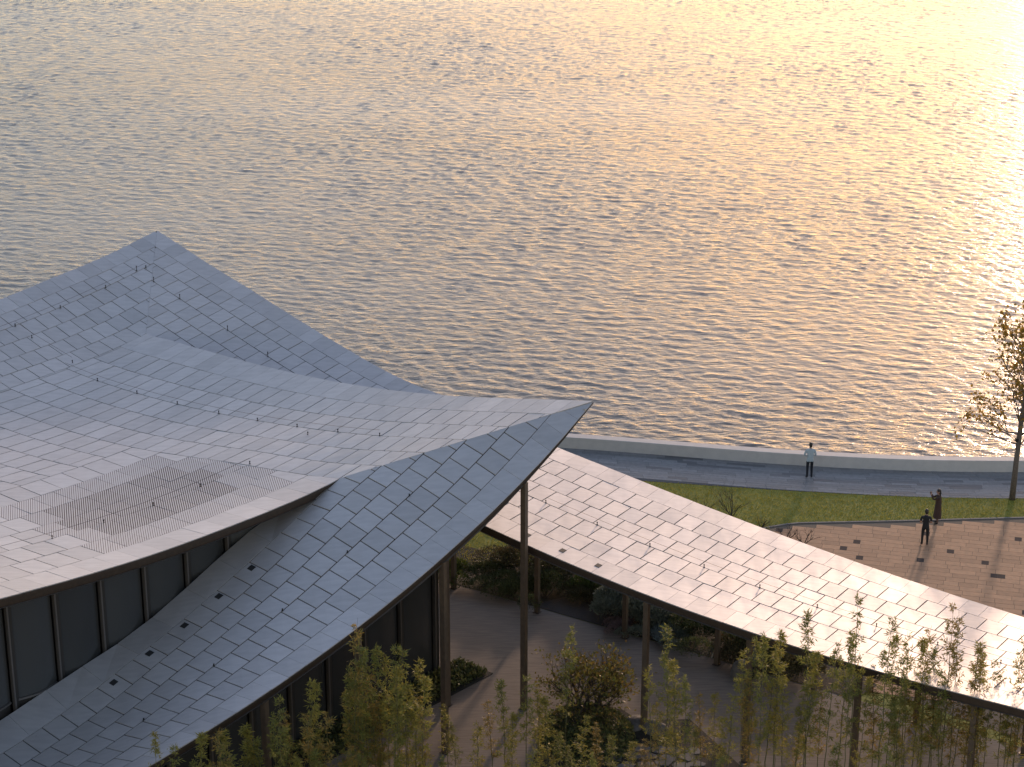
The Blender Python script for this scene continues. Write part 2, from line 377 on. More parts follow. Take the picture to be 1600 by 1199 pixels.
def drain(toxy, zf, a, b, ha, hb, parent):
    mb = MB(); q = [(a - ha, b - hb), (a + ha, b - hb), (a + ha, b + hb), (a - ha, b + hb)]; t = [(*toxy(*p), zf(*p) + .012) for p in q]
    if (t[1][0] - t[0][0]) * (t[2][1] - t[1][1]) - (t[1][1] - t[0][1]) * (t[2][0] - t[1][0]) < 0: t = t[::-1]
    mb.add(t + [(x, y, z - .04) for x, y, z in t], [(0, 1, 2, 3), (0, 4, 5, 1), (1, 5, 6, 2), (2, 6, 7, 3), (3, 7, 4, 0)]); mb.build('roof_drain', M_black, parent)
Tp, Mp, Pp, Np = (-3.744, 0.), (3.707, 5.8), (-6.93, 29.33), (-1.375, 23.38)
pavilion = tag(empty('pavilion', (*pv(8, 12), 0)), 'large pavilion with sweeping upturned grey metal panel roofs and dark glass walls', 'building')
def part(name):
    o = empty(name); o.parent = pavilion; o.matrix_parent_inverse = Matrix.Translation(pavilion.location).inverted(); return o
def lerp(a, b, t): return tuple(np.array(a) * (1 - t) + np.array(b) * t)

# --- upper saddle roof
ridge = [(-3.744, 0, 11.31), (-3.52, 2.22, 10.87), (-3.18, 5.53, 10.2), (-2.9, 8.37, 9.72), (-2.6, 11.33, 9.36), (-2.32, 14.07, 9.15), (-2.03, 16.91, 9.05), (-1.73, 19.85, 9.03), (-1.5, 22.13, 9.04), (-1.375, 23.38, 9.02)]
eave = [(3.707, 5.8, 8.91), (6.52, 5.8, 8.77), (9, 5.8, 8.79), (11.98, 5.8, 8.89), (15.9, 5.8, 9.22), (18.3, 5.8, 9.5), (22, 5.8, 10.0), (26, 5.8, 10.7)]
e1 = [(-6.93, 29.33, 11.3), (-3.73, 29.33, 10.72), (-.86, 29.33, 10.4), (1.9, 29.33, 10.08), (6, 29.33, 9.75), (12, 29.33, 9.5)]
mitT = [(*lerp((*Tp, 11.31), (*Mp, 8.91), t),) for t in (.2, .4, .6, .8)]
mitP = [(*lerp((*Pp, 11.3), (*Np, 9.02), t),) for t in (.2, .4, .6, .8)]
zA = TPS(ridge + eave + e1 + mitT + mitP + [(4.6, 15.5, 8.08), (1.1, 23.4, 8.72), (6.2, 23.4, 8.5), (4.1, 10.7, 8.5), (14, 17, 8.3), (0.4, 12, 8.75)], .02)
def dr(w): return -3.744 + .1013 * w
def sA(w): return 1.143 + .016 * max(0, w - 5.8)
def dk(k, w): return dr(w) + k * sA(w)
WT = 15.5
ra = Roof(zA, pv, .018); ra.tips = (Tp, Pp)
hT = halfplane(Tp, Mp, (0, 10)); MITRES += [hT, halfplane(Pp, Np, (10, 26))]; hLeft = halfplane((27, 5.8), (12, 29.33), (0, 15))
def wsteps(w0, w1, l, off):
    q = [w0]; x = w0 + off
    while x < w1: 
        if x - q[-1] > .2: q.append(x)
        x += l
    q.append(w1); return list(zip(q[:-1], q[1:]))
for k in range(0, 18):
    lo_, hi_ = (0, 23.38) if k < 6 else (WT, 23.38)
    for a, b in wsteps(lo_, hi_, .76, (.1, .48)[k % 2]):
        poly = [(dk(k, a), a), (dk(k, b), b), (dk(k + 1, b), b), (dk(k + 1, a), a)]
        if k < 6: poly = clip(poly, *hT)
        poly = clip(poly, *hLeft) if len(poly) > 2 else poly
        ra.add(poly, gap=.006 if k == 0 else None)
rw3 = (WT - 5.8) / 7; hM = halfplane((dk(6, 5.8), 5.8), (dk(6, WT), WT), (20, 10))
for r in range(7):
    w0, w1 = 5.8 + r * rw3, 5.8 + (r + 1) * rw3
    for a, b in wsteps(3, 27.5, .95, (.3, .75)[r % 2]):
        poly = clip(clip([(a, w0), (b, w0), (b, w1), (a, w1)], *hM), *hLeft) if True else None
        if len(poly) < 3: continue
        c = (a + b) / 2; m = None
        if r in (1, 5) and 4.9 + .15 * r < c < 12.9: m = M_perf1
        if r in (2, 3, 4):
            if 4.6 < c < 13: m = M_perf1
            if 5.9 < c < 11.9: m = M_perf2
        ra.add(poly, m, gap=.005 if r == 0 else (.008 if m else None))
hP = halfplane(Pp, Np, (10, 26)); rw1 = (29.33 - 23.38) / 6
for r in range(6):
    w1, w0 = 29.33 - r * rw1, 29.33 - (r + 1) * rw1
    for a, b in wsteps(-7, 16, .76, (.2, .58)[r % 2]):
        poly = clip([(a, w0), (b, w0), (b, w1), (a, w1)], *hP)
        if len(poly) > 2: poly = clip(poly, *hLeft)
        ra.add(poly, gap=.006 if r == 0 else None)
def keyA(poly):
    c = (sum(p[0] for p in poly) / len(poly), sum(p[1] for p in poly) / len(poly)); x, y = pv(*c); px_, py_ = in_view(x, y, zA(*c))
    return (px_ < -10, y)
upper = part('upper_roof')
dens = lambda a, b, n=24: [lerp(a, b, t) for t in np.linspace(0, 1, n)]
ra.build(upper, [(dens(Mp, (27, 5.8), 40), (0, 1)), (dens(Np, Tp, 40), (1, 0)), (dens(Pp, (12, 29.33), 24), (0, -1)), (dens((27, 5.8), (12, 29.33)), (-1, 0))], thick=.36, key=keyA, lip=.42)
posts(zA, pv, upper, [(dk(3, w) if w < 23.5 else 2.4, w) for w in (7, 9, 11, 13, 15, 17.2, 19.4, 21.6, 23.6)] + [(x, 27.3) for x in (-4.6, -2.3, .2, 2.6)] + [(2.55, 26.2), (1.4, 10.0), (4.4, 9.96), (6.8, 9.96), (9, 9.96), (11.2, 9.96), (13.4, 9.96)])
wire(zA, pv, upper, [(dk(3, w), w) for w in np.linspace(7, 23.4, 24)]); wire(zA, pv, upper, [(x, 9.96) for x in np.linspace(4.4, 18, 16)])
wire(zA, pv, upper, [(x, 27.3) for x in np.linspace(-4.6, 6, 10)]); wire(zA, pv, upper, [(2.6, 27.3), (2.55, 26.2), (2.4, 23.6)])

# --- lower roof on the garden side
co = [(-3.744, 11.31), (-2.95, 10.84), (-.04, 9.40), (3.06, 8.25), (5.95, 7.32), (8.69, 6.66), (12.99, 5.82), (15.66, 5.47), (17.44, 5.33), (21, 5.2), (26, 5.15)]
pf = np.polyfit([c[0] for c in co], [c[1] for c in co], 4)
ci = [(3.707, 8.91), (4.19, 8.74), (5.63, 8.15), (7.79, 7.26), (9.3, 6.71), (10.77, 6.19), (13, 5.51), (15.26, 4.84), (16.76, 4.49), (18.35, 4.18), (22, 3.6), (26, 3.1)]
ci2 = [(5, 8.15), (5.99, 7.88), (7.53, 7.48), (9.66, 6.62), (11.42, 5.95), (12.84, 5.53), (15.56, 5.02), (18.16, 4.5), (22, 3.9), (26, 3.4)]
zC = TPS([(d, 0, float(np.polyval(pf, d))) for d in np.linspace(-3.744, 26, 22)] + mitT + [(d, 5.8, z) for d, z in ci] + [(d, 6.8, z) for d, z in ci2], .03)
rc = Roof(zC, pv, .022); rc.tips = (Tp,); hT2 = halfplane(Tp, Mp, (10, 2)); rwc = 5.8 / 6
for r in range(7):
    w0, w1 = (r * rwc, (r + 1) * rwc) if r < 6 else (5.8, 6.95)
    for a, b in wsteps(-3.8 if r < 6 else 3.9, 25, ( .76 if r < 6 else 1.52), (.15, .53)[r % 2]):
        poly = [(a, w0), (b, w0), (b, w1), (a, w1)]
        if r < 6: poly = clip(poly, *hT2)
        rc.add(poly, gap=.005 if r in (0, 6) else None)
lower = part('lower_roof')
def keyC(poly):
    c = (sum(p[0] for p in poly) / len(poly), sum(p[1] for p in poly) / len(poly)); x, y = pv(*c); px_, py_ = in_view(x, y, zC(*c))
    return (py_ > 1210 or px_ < -10, y)
rc.build(lower, [(dens(Tp, (25, 0), 60), (0, 1)), (dens((25, 0), (25, 6.95), 8), (-1, 0))], thick=.30, key=keyC)
for d in (8.3, 9.83, 11.4, 12.95, 14.5, 16.1, 17.7):
    drain(pv, zC, d, 5.5, .11, .12, lower)
for d in (3, 6.1, 9.2, 12.3, 15.3): posts(zC, pv, lower, [(d, 2.9)], .06)

# --- rear roof behind the ridge
bo = [(0, 11.3), (3.84, 10.39), (6.89, 9.74), (9.83, 9.08), (12.67, 8.5), (15.03, 8.08), (16.56, 7.9), (18.26, 7.83), (22, 7.8)]
bi = [(5.95, 9.02), (8, 8.55), (10, 8.1), (14, 7.3), (18, 6.8), (22, 6.6)]
zB = TPS([(-6.93, 29.33 - t, z) for t, z in bo] + mitP + [(-1.375, 29.33 - t, z) for t, z in bi], .02)
rb = Roof(zB, pv, .018); rb.tips = (Pp,); hP2 = halfplane(Pp, Np, (-5, 15)); rwb = (6.93 - 1.375) / 6
for r in range(6):
    d0, d1 = -6.93 + r * rwb, -6.93 + (r + 1) * rwb
    for a, b in wsteps(8, 29.4, .76, (.1, .48)[r % 2]):
        rb.add(clip([(d0, a), (d1, a), (d1, b), (d0, b)], *hP2), gap=.006 if r == 0 else None)
rear = part('rear_roof')
rb.build(rear, [(dens(Pp, (-6.93, 8), 40), (1, 0)), (dens((-6.93, 8), (-1.375, 8), 8), (0, 1))], thick=.3)
posts(zB, pv, rear, [(-4.15, w) for w in (27.4, 26.2, 24.4, 21.2, 18.6, 15.9)], .2)

# --- walkway canopy
canopy = tag(empty('walkway_canopy', (*cp(10, 3), 0)), 'long curved pink-lit metal panel canopy on slim columns beside the plaza', 'canopy')
df = [(-3, 7.75), (0, 7.12), (1.56, 6.82), (2.83, 6.59), (3.94, 6.42), (6.12, 6.11), (8.24, 5.84), (10.31, 5.62), (12.19, 5.48), (14.27, 5.40), (16.4, 5.37), (19.37, 5.38), (22.42, 5.45), (28, 5.62), (34, 5.8)]
db = [(-3, 7.25), (.25, 6.76), (2.05, 6.5), (3.82, 6.25), (5.83, 5.96), (7.8, 5.70), (10, 5.42), (12.15, 5.18), (14.11, 5.0), (16.02, 4.85), (19.71, 4.54), (24, 4.4), (28, 4.38), (34, 4.4)]
pdf = np.polyfit(*zip(*df), 4); pdb = np.polyfit(*zip(*db), 4)
def zD(s, w):
    t = (6.4 - w) / 7.9; return float(np.polyval(pdf, s) * (1 - t) + np.polyval(pdb, s) * t - .03 * math.sin(math.pi * t))
rd = Roof(zD, cp, .02); rwd = 7.9 / 7
for r in range(7):
    w0, w1 = 6.4 - (r + 1) * rwd, 6.4 - r * rwd
    for a, b in wsteps(-3, 33, .76, (.1, .45)[r % 2]):
        rd.add([(a, w0), (b, w0), (b, w1), (a, w1)], gap=.005 if r in (0, 6) else None)
def part2(name):
    o = empty(name); o.parent = canopy; o.matrix_parent_inverse = Matrix.Translation(canopy.location).inverted(); return o
croof = part2('roof')
rd.build(croof, [(dens((-3, 6.4), (33, 6.4), 60), (0, -1)), (dens((33, -1.5), (-3, -1.5), 60), (0, 1)), (dens((-3, -1.5), (-3, 6.4), 8), (1, 0)), (dens((33, 6.4), (33, -1.5), 8), (-1, 0))], thick=.34, limit=300,
         key=lambda p: (in_view(*cp(p[0][0], p[0][1]), zD(*p[0]))[0] > 1620, in_view(*cp(p[0][0], p[0][1]), zD(*p[0]))[0] < 740))
for s_ in (3.1, 4.62, 6.14):
    drain(cp, zD, s_, 5.75, .10, .13, croof)
posts(zD, cp, croof, [(s_, 3.0) for s_ in np.arange(2.2, 24, 2.28)]); wire(zD, cp, croof, [(s_, 3.0) for s_ in np.linspace(2.2, 25, 40)])
def column(parent, inv, xy, ztop, w=.18):
    mb = MB(); mb.box((xy[0], xy[1], ztop / 2), (w, w, ztop), R(-32)); o = mb.build('column', M_post, parent); o.matrix_parent_inverse = inv
    mb = MB(); mb.box((xy[0], xy[1], .012), (w + .1, w + .1, .02), R(-32)); q = mb.build('base_plate', M_bronze, o)
ci_ = Matrix.Translation(canopy.location).inverted(); pi_ = Matrix.Translation(pavilion.location).inverted()
for k in range(-1, 8): column(canopy, ci_, cp(4.13 * k - .02, 0), zD(max(4.13 * k, -2.9), 0) - .32)
for k in range(2, 8): column(canopy, ci_, cp(4.13 * k, 5.9), zD(4.13 * k, 5.9) - .32, .19)
for d in (0, 4.25, 8.4, 12.6): column(pavilion, pi_, pv(d, .05), zC(d, .25) - .25, .2)
column(pavilion, pi_, pv(1.75, 2.35), zC(1.75, 2.35) - .25, .2)

# --- glass: curved bays between fins, for the clerestory and the garden front
def glass_mat(name, col, rough):
    m = mat(name, col, rough, 0, .25, spec=.45); return m
M_glass = glass_mat('dark_tinted_glass', (.035, .036, .036), .22)
M_fin = mat('fin_aluminium', (.11, .10, .095), .5, .5)
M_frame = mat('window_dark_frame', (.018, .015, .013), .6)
def glazing(name, w, d0, d1, step, zbot, ztop, bulge, rail=True):
    g = part(name); d = d0
    while d < d1:
        n = 6; arc = []
        for i in range(n + 1):
            t = i / n; arc.append((d + .16 + (step - .26) * t, w - bulge * math.sin(math.pi * t)))
        mb = MB()
        for a, b in arc:
            x, y = pv(a, b); mb.v += [(x, y, zbot(a)), (x, y, ztop(a))]
        mb.f = [(2 * i, 2 * i + 1, 2 * i + 3, 2 * i + 2) for i in range(n)]
        mb.build('glass_pane', M_glass, g, True)
        if rail:
            mb = MB(); mb.tube([(*pv(a, b - .02), zbot(a)) for a, b in arc], .045, 4); mb.build('bottom_rail', M_fin, g)
            mb = MB()
            for a, b in arc: x, y = pv(a, b + .03); mb.v += [(x, y, zbot(a) - 2.4), (x, y, zbot(a))]
            mb.f = [(2 * i, 2 * i + 1, 2 * i + 3, 2 * i + 2) for i in range(n)]; mb.build('spandrel', M_frame, g)
        x, y = pv(d + .04, w - .06); z0, z1 = (zbot(d) - (.5 if rail else 0)), ztop(d)
        mb = MB(); mb.box((x, y, (z0 + z1) / 2), (.15, .06, z1 - z0), R(-42)); mb.build('mullion', M_fin, g)
        x, y = pv(d - .07, w + .04); mb = MB(); mb.box((x, y, (z0 + z1) / 2 - .6), (.2, .16, z1 - z0 + 1.2), R(-42)); mb.build('jamb', M_frame, g)
        d += step
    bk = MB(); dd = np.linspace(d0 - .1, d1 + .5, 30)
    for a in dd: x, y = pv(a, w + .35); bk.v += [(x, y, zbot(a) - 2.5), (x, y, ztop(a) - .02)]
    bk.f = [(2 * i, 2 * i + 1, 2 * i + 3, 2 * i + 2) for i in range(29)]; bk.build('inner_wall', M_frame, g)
    return g
glazing('clerestory', 7.15, 6.15, 25, 1.86, lambda d: 4.9 if d > 10 else 5.4, lambda d: zA(d, 7.2) - .38, .17)
glazing('garden_front', 4.5, .2, 20, 1.86, lambda d: .15, lambda d: min(zC(d, 4.5), zA(max(d, -1), 4.9) if d < 3.2 else 99) - .38, .14, False)
gw = MB(); a, b = pv(0, 4.45), pv(-.4, 12); gw.add([(*a, 0), (*b, 0), (*b, 8.1), (*a, 8.2)], [(0, 1, 2, 3)]); gw.build('end_wall', M_frame, part('end_glazing'))

# ------------------------------------------------------------------ plants
def leaf_mat(name, c1, c2, trans=.25):
    m = bpy.data.materials.new(name); m.use_nodes = True; nt = m.node_tree; b = nt.nodes['Principled BSDF']; L = nt.links.new
    g = nt.nodes.new('ShaderNodeNewGeometry'); mx = nt.nodes.new('ShaderNodeMix'); mx.data_type = 'RGBA'
    L(g.outputs['Random Per Island'], mx.inputs[0]); mx.inputs[6].default_value = (*c1, 1); mx.inputs[7].default_value = (*c2, 1)
    L(mx.outputs[2], b.inputs['Base Color']); b.inputs['Roughness'].default_value = .55; b.inputs['Specular IOR Level'].default_value = .3
    tr = nt.nodes.new('ShaderNodeBsdfTranslucent'); L(mx.outputs[2], tr.inputs[0]); ms = nt.nodes.new('ShaderNodeMixShader'); ms.inputs[0].default_value = trans
    L(b.outputs[0], ms.inputs[1]); L(tr.outputs[0], ms.inputs[2]); L(ms.outputs[0], nt.nodes['Material Output'].inputs[0])
    return m
def leaves_mesh(name, pos, dirs, length, width, r):
    """one lance-shaped leaf (two triangles, folded a little) at each position, pointing along dirs"""
    n = len(pos); d = dirs / np.maximum(np.linalg.norm(dirs, axis=1, keepdims=True), 1e-6)
    a = r.normal(size=(n, 3)); a -= (a * d).sum(1, keepdims=True) * d; a /= np.linalg.norm(a, axis=1, keepdims=True); c = np.cross(d, a)
    L_ = (length * (.6 + .8 * r.random((n, 1)))); W = width * (.6 + .8 * r.random((n, 1)))
    mid = pos + d * L_ * .45 + c * W * .12
    co = np.stack([pos, mid + a * W * .5, pos + d * L_, mid - a * W * .5], 1).reshape(-1, 3).astype(np.float32)
    me = bpy.data.meshes.new(name); me.vertices.add(4 * n); me.vertices.foreach_set('co', co.ravel())
    me.loops.add(4 * n); me.loops.foreach_set('vertex_index', np.arange(4 * n, dtype=np.int32)); me.polygons.add(n); me.polygons.foreach_set('loop_start', np.arange(0, 4 * n, 4, dtype=np.int32))
    me.update(calc_edges=True); return me
LM = dict(dark=leaf_mat('leaf_dark_green', (.066, .085, .028), (.11, .11, .042)), olive=leaf_mat('leaf_olive', (.10, .095, .04), (.07, .058, .03)),
          brown=leaf_mat('leaf_brown_green', (.10, .07, .034), (.065, .068, .028)), silver=leaf_mat('leaf_silver', (.14, .155, .11), (.19, .20, .155)),
          blue=leaf_mat('leaf_blue_grey', (.16, .19, .18), (.22, .25, .235)), yellow=leaf_mat('leaf_yellow', (.26, .20, .03), (.13, .14, .03)),
          lime=leaf_mat('leaf_lime', (.10, .12, .025), (.07, .095, .02)), pink=leaf_mat('flower_pink', (.24, .16, .155), (.14, .10, .085)),
          maple=leaf_mat('leaf_maple', (.15, .10, .028), (.10, .12, .03), .4), bamboo=leaf_mat('leaf_bamboo', (.20, .19, .04), (.30, .26, .06), .45),
          bamboo2=leaf_mat('leaf_bamboo_fresh', (.14, .16, .04), (.23, .215, .055), .45), bamboo3=leaf_mat('leaf_bamboo_dry', (.30, .19, .05), (.20, .18, .05), .4),
          autumn=leaf_mat('leaf_autumn', (.28, .165, .03), (.19, .14, .03), .6))
M_bark = mat('bark', (.06, .045, .034), .9, col2=(.04, .03, .024), nscale=14, bump=.3)
M_barkp = mat('bark_pale', (.16, .13, .105), .9, col2=(.10, .08, .065), nscale=14, bump=.3)
M_culm = mat('culm', (.10, .10, .04), .5, 0, .2, col2=(.075, .065, .03), nscale=6)

def shrub(name, label, xy, rx, ry, h, kind, n=1500, leaf=.09, width=.035, up=.5, cat='shrub', group=None, z0=0., lumps=7):
    r = np.random.default_rng(abs(hash((round(xy[0], 2), round(xy[1], 2)))) % 2**31)
    t = tag(empty(name, (xy[0], xy[1], z0), r.random() * 6), label, cat, group)
    n = int(n * 2.6); leaf *= 1.25; width *= 1.35; cs = np.c_[r.normal(0, .42, (lumps, 2)), .40 + .3 * r.random(lumps)]; rs = .42 + .28 * r.random(lumps); P_ = []; D_ = []
    for i in range(lumps):
        k = n // lumps; q = r.normal(size=(k, 3)); q /= np.linalg.norm(q, axis=1, keepdims=True); q[:, 2] = np.abs(q[:, 2]) * 1.1 - .35
        rad = rs[i] * (.72 + .36 * r.random((k, 1))); p = cs[i] * np.array([1, 1, 1]) + q * rad * np.array([1, 1, .8]); P_.append(p); D_.append(q + np.array([0, 0, up]) + r.normal(0, .5, (k, 3)))
    P_ = np.concatenate(P_); D_ = np.concatenate(D_); P_[:, 2] = np.clip(P_[:, 2], .02, None)
    P_ = P_ / np.array([1.05, 1.05, 1.15]) * np.array([rx, ry, h])
    obj('foliage', leaves_mesh('foliage', P_, D_, leaf, width, r), LM[kind], t)
    st = MB()
    for i in range(6):
        a = r.random() * 6.283; e = np.array([math.cos(a) * rx * .5, math.sin(a) * ry * .5, h * (.45 + .3 * r.random())]); st.tube([(e[0] * .1, e[1] * .1, -.03), tuple(e * np.array([.6, .6, .5])), tuple(e)], [.022, .015, .006], 5)
    st.build('stem', M_bark, t)
    return t
# planting bed behind the walkway
bed = MB(); bed.add([(*cp(-12, -.36), .012), (*cp(13.9, -.36), .012), (*cp(14.2, -1.8), .012), (*cp(9, -5.0), .012), (*cp(1, -5.3), .012), (*cp(-1.2, -3.8), .012), (*cp(-12, -3.6), .012)], [(0, 1, 2, 3, 4, 5, 6)])
tag(bed.build('planting_bed', M_soil), None, kind=STR)
gr = MB(); gr.add([(*cp(-.6, -.38), .018), (*cp(3.3, -.38), .018), (*cp(2.9, -1.5), .018), (*cp(.3, -1.9), .018)], [(0, 1, 2, 3)])
tag(gr.build('gravel', mat('dark_gravel', (.055, .05, .05), .95, col2=(.03, .028, .028), nscale=40, bump=.8)), None, kind='stuff')
SH = [  # s, w, rx, ry, h, kind, n, leaf, label
 (-4.9, -1.0, .9, .7, .8, 'lime', 900, .10, 'yellow-green shrub glimpsed between pavilion wall end and twin columns'),
 (-3.1, -1.2, 1.2, .9, .85, 'dark', 1800, .07, 'dark green clipped shrub behind the walkway post nearest the pavilion'),
 (-1.9, -1.1, 1.2, .8, .75, 'dark', 1800, .07, 'low dark hedge-like shrub with ragged front edge along the path'),
 (-2.6, -3.3, 1.5, 1.2, 1.25, 'brown', 2400, .08, 'brown-topped rounded shrub below the lawn corner'),
 (-1.2, -2.7, 1.3, 1.1, 1.0, 'olive', 2000, .08, 'olive green shrub in the middle of the dark hedge'),
 (-.45, -1.3, .9, .8, .9, 'dark', 1500, .07, 'dark shrub at the edge of the gravel patch'),
 (.1, -4.6, 1.1, .9, 1.0, 'blue', 1800, .08, 'blue-grey feathery shrub half hidden under the canopy eave'),
 (1.3, -4.3, .9, .8, .8, 'blue', 1400, .08, 'pale blue-grey shrub just behind the yellow shrub'),
 (.9, -2.9, .9, .8, .95, 'lime', 1500, .08, 'bright green shrub under the yellow flowering one'),
 (1.9, -3.3, .85, .6, 1.05, 'yellow', 1300, .07, 'yellow flowering shrub beneath the canopy edge'),
 (3.0, -2.1, 1.35, 1.1, 1.05, 'silver', 3200, .12, 'large domed silver-green shrub with spiky upright leaves'),
 (4.5, -2.2, 1.25, 1.0, .95, 'silver', 2600, .12, 'second silver-green spiky shrub merging with the large dome'),
 (1.2, -1.9, .8, .6, .6, 'brown', 1200, .07, 'low rust-brown shrub at the foot of the silver dome'),
 (3.55, -.85, .75, .45, .42, 'pink', 1200, .05, 'pale pink flowering heather beside the gravel'),
 (4.6, -.75, .7, .4, .42, 'silver', 1200, .05, 'small silver-leaved mound beside a canopy post'),
 (5.45, -.75, .75, .45, .5, 'blue', 1400, .06, 'frosty grey-leaved mound right of the second canopy post'),
 (6.3, -.8, .6, .45, .42, 'silver', 1000, .05, 'last small grey-leaved mound before the dark shrubs'),
 (5.9, -2.2, 1.2, 1.0, 1.0, 'dark', 1900, .08, 'dark green shrub behind the grey-leaved mounds'),
 (7.4, -1.7, 1.2, .9, .95, 'dark', 1900, .08, 'dark green spreading shrub left of the leaning cane'),
 (8.6, -1.0, .95, .7, .85, 'brown', 1700, .07, 'round dark reddish shrub at the base of the leaning cane'),
 (9.9, -1.3, 1.0, .9, 1.1, 'dark', 1800, .08, 'tall dark shrub between the last lit post and front column'),
 (11.2, -1.1, .9, .8, .95, 'olive', 1500, .08, 'olive shrub beside the boulder at the path corner'),
 (9.6, -3.2, 1.2, 1.0, 1.1, 'olive', 1500, .08, 'olive shrub deep behind the dark shrubs under the canopy'),
 (4.0, -4.4, 1.2, 1.0, 1.0, 'dark', 1500, .08, 'dark shrub hidden behind the silver-green dome'),
]
for s_, w_, rx, ry, h, kd, n_, lf, lab in SH:
    shrub('garden_shrub', lab, cp(s_, w_), rx * 1.22, ry * 1.22, h * 1.05, kd, int(n_ * 1.35), lf, lf * .38, 1.0 if kd == 'silver' else .4, group='shrubs in the bed behind the walkway')

def boulder(label, xy, r_, col=(.11, .10, .095), z=0., sq=.7):
    bm = bmesh.new(); bmesh.ops.create_icosphere(bm, subdivisions=3, radius=1); rr = random.Random(int(xy[0] * 1000))
    ph = [rr.random() * 6 for _ in range(6)]
    for v in bm.verts:
        k = 1 + .13 * math.sin(v.co.x * 2.3 + ph[0]) + .11 * math.sin(v.co.y * 3.1 + ph[1]) + .08 * math.sin(v.co.z * 4.1 + ph[2]) + .05 * math.sin(v.co.x * 7 + v.co.y * 5 + ph[3]); v.co *= k
        v.co = Vector((v.co.x * r_[0], v.co.y * r_[1], max(v.co.z * r_[2], -.25 * r_[2])))
    me = bpy.data.meshes.new('boulder'); bm.to_mesh(me); bm.free(); me.polygons.foreach_set('use_smooth', [True] * len(me.polygons))
    o = obj('boulder', me, M_rock); o.location = (*xy, z + .1 * r_[2]); o.rotation_euler = (0, 0, rr.random() * 6); return tag(o, label, 'boulder')
M_rock = mat('boulder_rock', (.13, .115, .105), .85, col2=(.08, .072, .066), nscale=5, bump=.5)
boulder('rounded brown-grey boulder at the path edge beside a front canopy column', (8.95, 71.0), (.5, .4, .5))
boulder('dark round boulder standing beside the maple bed', (5.25, 66.55), (.42, .36, .5))
boulder('flat grey boulder between maple bed and canopy column', (4.5, 67.1), (.55, .4, .28))
cn = MB(); cn.tube([(7.85, 72.3, 0), (8.35, 72.9, 1.35)], [.018, .012], 6); tag(cn.build('garden_cane', mat('pale_cane', (.45, .40, .33), .6)), 'thin pale leaning cane stuck among the dark shrubs', 'cane')

# ground cover bed beside the garden front, maple island, crazy paving
M_gc = LM['dark']
gb = MB(); gb.prism([tuple(pv(-1.2, 2.72)), tuple(pv(-1.15, 4.4)), tuple(pv(20, 4.4)), tuple(pv(20, 2.72))], -.02, .02); tag(gb.build('soil_bed', M_soil), None, kind=STR)
def cover(name, label, poly_pts, n_, h, kind, leaf, r):
    P_ = np.array(poly_pts); D_ = r.normal(0, .6, (len(P_), 3)) + np.array([0, 0, .7]); return tag(obj(name, leaves_mesh(name, P_, D_, leaf, leaf * .5, r), LM[kind]), label, 'ground cover', kind='stuff')
r = np.random.default_rng(5)
pts = [(*pv(-1.0 + 9 * r.random() ** 1.2, 2.85 + 1.45 * r.random()), .02 + .22 * r.random()) for _ in range(7000)]
pts = [p for p in pts if ((np.array(p[:2]) - C0) @ V) > -1.1 + 0 * p[2]]
cover('ground_cover', 'dark leafy ground cover at the foot of the pavilion glass', pts, 0, 0, 'dark', .13, r)
island = [(1.05, 66.3), (2.3, 68.2), (4.1, 68.25), (4.7, 67.4), (6.6, 67.5), (7.6, 65.4), (8.6, 63.2), (8.6, 57), (.2, 57), (.6, 63.6)]
mb = MB(); mb.prism(island, -.02, .03); tag(mb.build('garden_bed', M_soil), None, kind=STR)
M_flag = mat('flagstone', (.13, .125, .125), .8, 0, .18, col2=(.10, .096, .096), nscale=6, bump=.15)
cz = empty('crazy_paving'); tag(cz, None, kind=STR)
for j in range(9):
    for i in range(9):
        c = np.array([2.2 + i * .62 + (j % 2) * .3, 61.3 + j * .5]) + r.normal(0, .07, 2)
        if c[1] > 65.6 - max(0, 3.4 - c[0]) * 1.2 or c[0] > 6.6: continue
        k = r.integers(5, 8); an = np.sort((np.arange(k) + r.random(k) * .6) / k * 6.283); mb = MB(); mb.prism([(c[0] + math.cos(a) * .33, c[1] + math.sin(a) * .27) for a in an], .02, .042 + .01 * r.random()); mb.build('flagstone', M_flag, cz)
pts = []
while len(pts) < 9000:
    x, y = 1.0 + 4 * r.random(), 63.6 + 4.6 * r.random(); k = 1 - ((x - 2.75) / 1.75) ** 2 - ((y - 66.2) / 2.2) ** 2
    if k > 0: pts.append((x, y, .03 + .62 * math.sqrt(k) * (.55 + .45 * r.random()) * (1 + .2 * math.sin(x * 5) * math.sin(y * 4))))
cover('low_shrubbery', 'low dark green mound of foliage under the maple', pts, 0, 0, 'dark', .11, r)

def branch(mb, tips, p, d, L_, rad, depth, r, spread=.6, up=.15, shrink=.72, kids=(2, 4), seg=3):
    pts = [p.copy()]; rads = [rad]; q = p.copy(); dd = d.copy()
    for i in range(seg):
        dd = (dd + Vector(r.normal(0, .13, 3)) + Vector((0, 0, up * .3))).normalized(); q = q + dd * L_ / seg; pts.append(q.copy()); rads.append(rad * (1 - .45 * (i + 1) / seg))
    mb.tube(pts, rads, 6 if rad > .02 else 4, False)
    if depth == 0: tips.append((q.copy(), dd.copy())); return
    for k in range(r.integers(*kids) + 1):
        t = r.random() * .6 + .4; b_ = pts[min(int(t * seg) + 0, seg)]; ax = Vector(r.normal(0, 1, 3)); ax = (ax - dd * ax.dot(dd)).normalized()
        branch(mb, tips, b_, (dd + ax * spread + Vector((0, 0, up))).normalized(), L_ * shrink * (.75 + .5 * r.random()), rads[-1] * .75, depth - 1, r, spread, up, shrink, kids, seg)
    tips.append((q.copy(), dd.copy()))

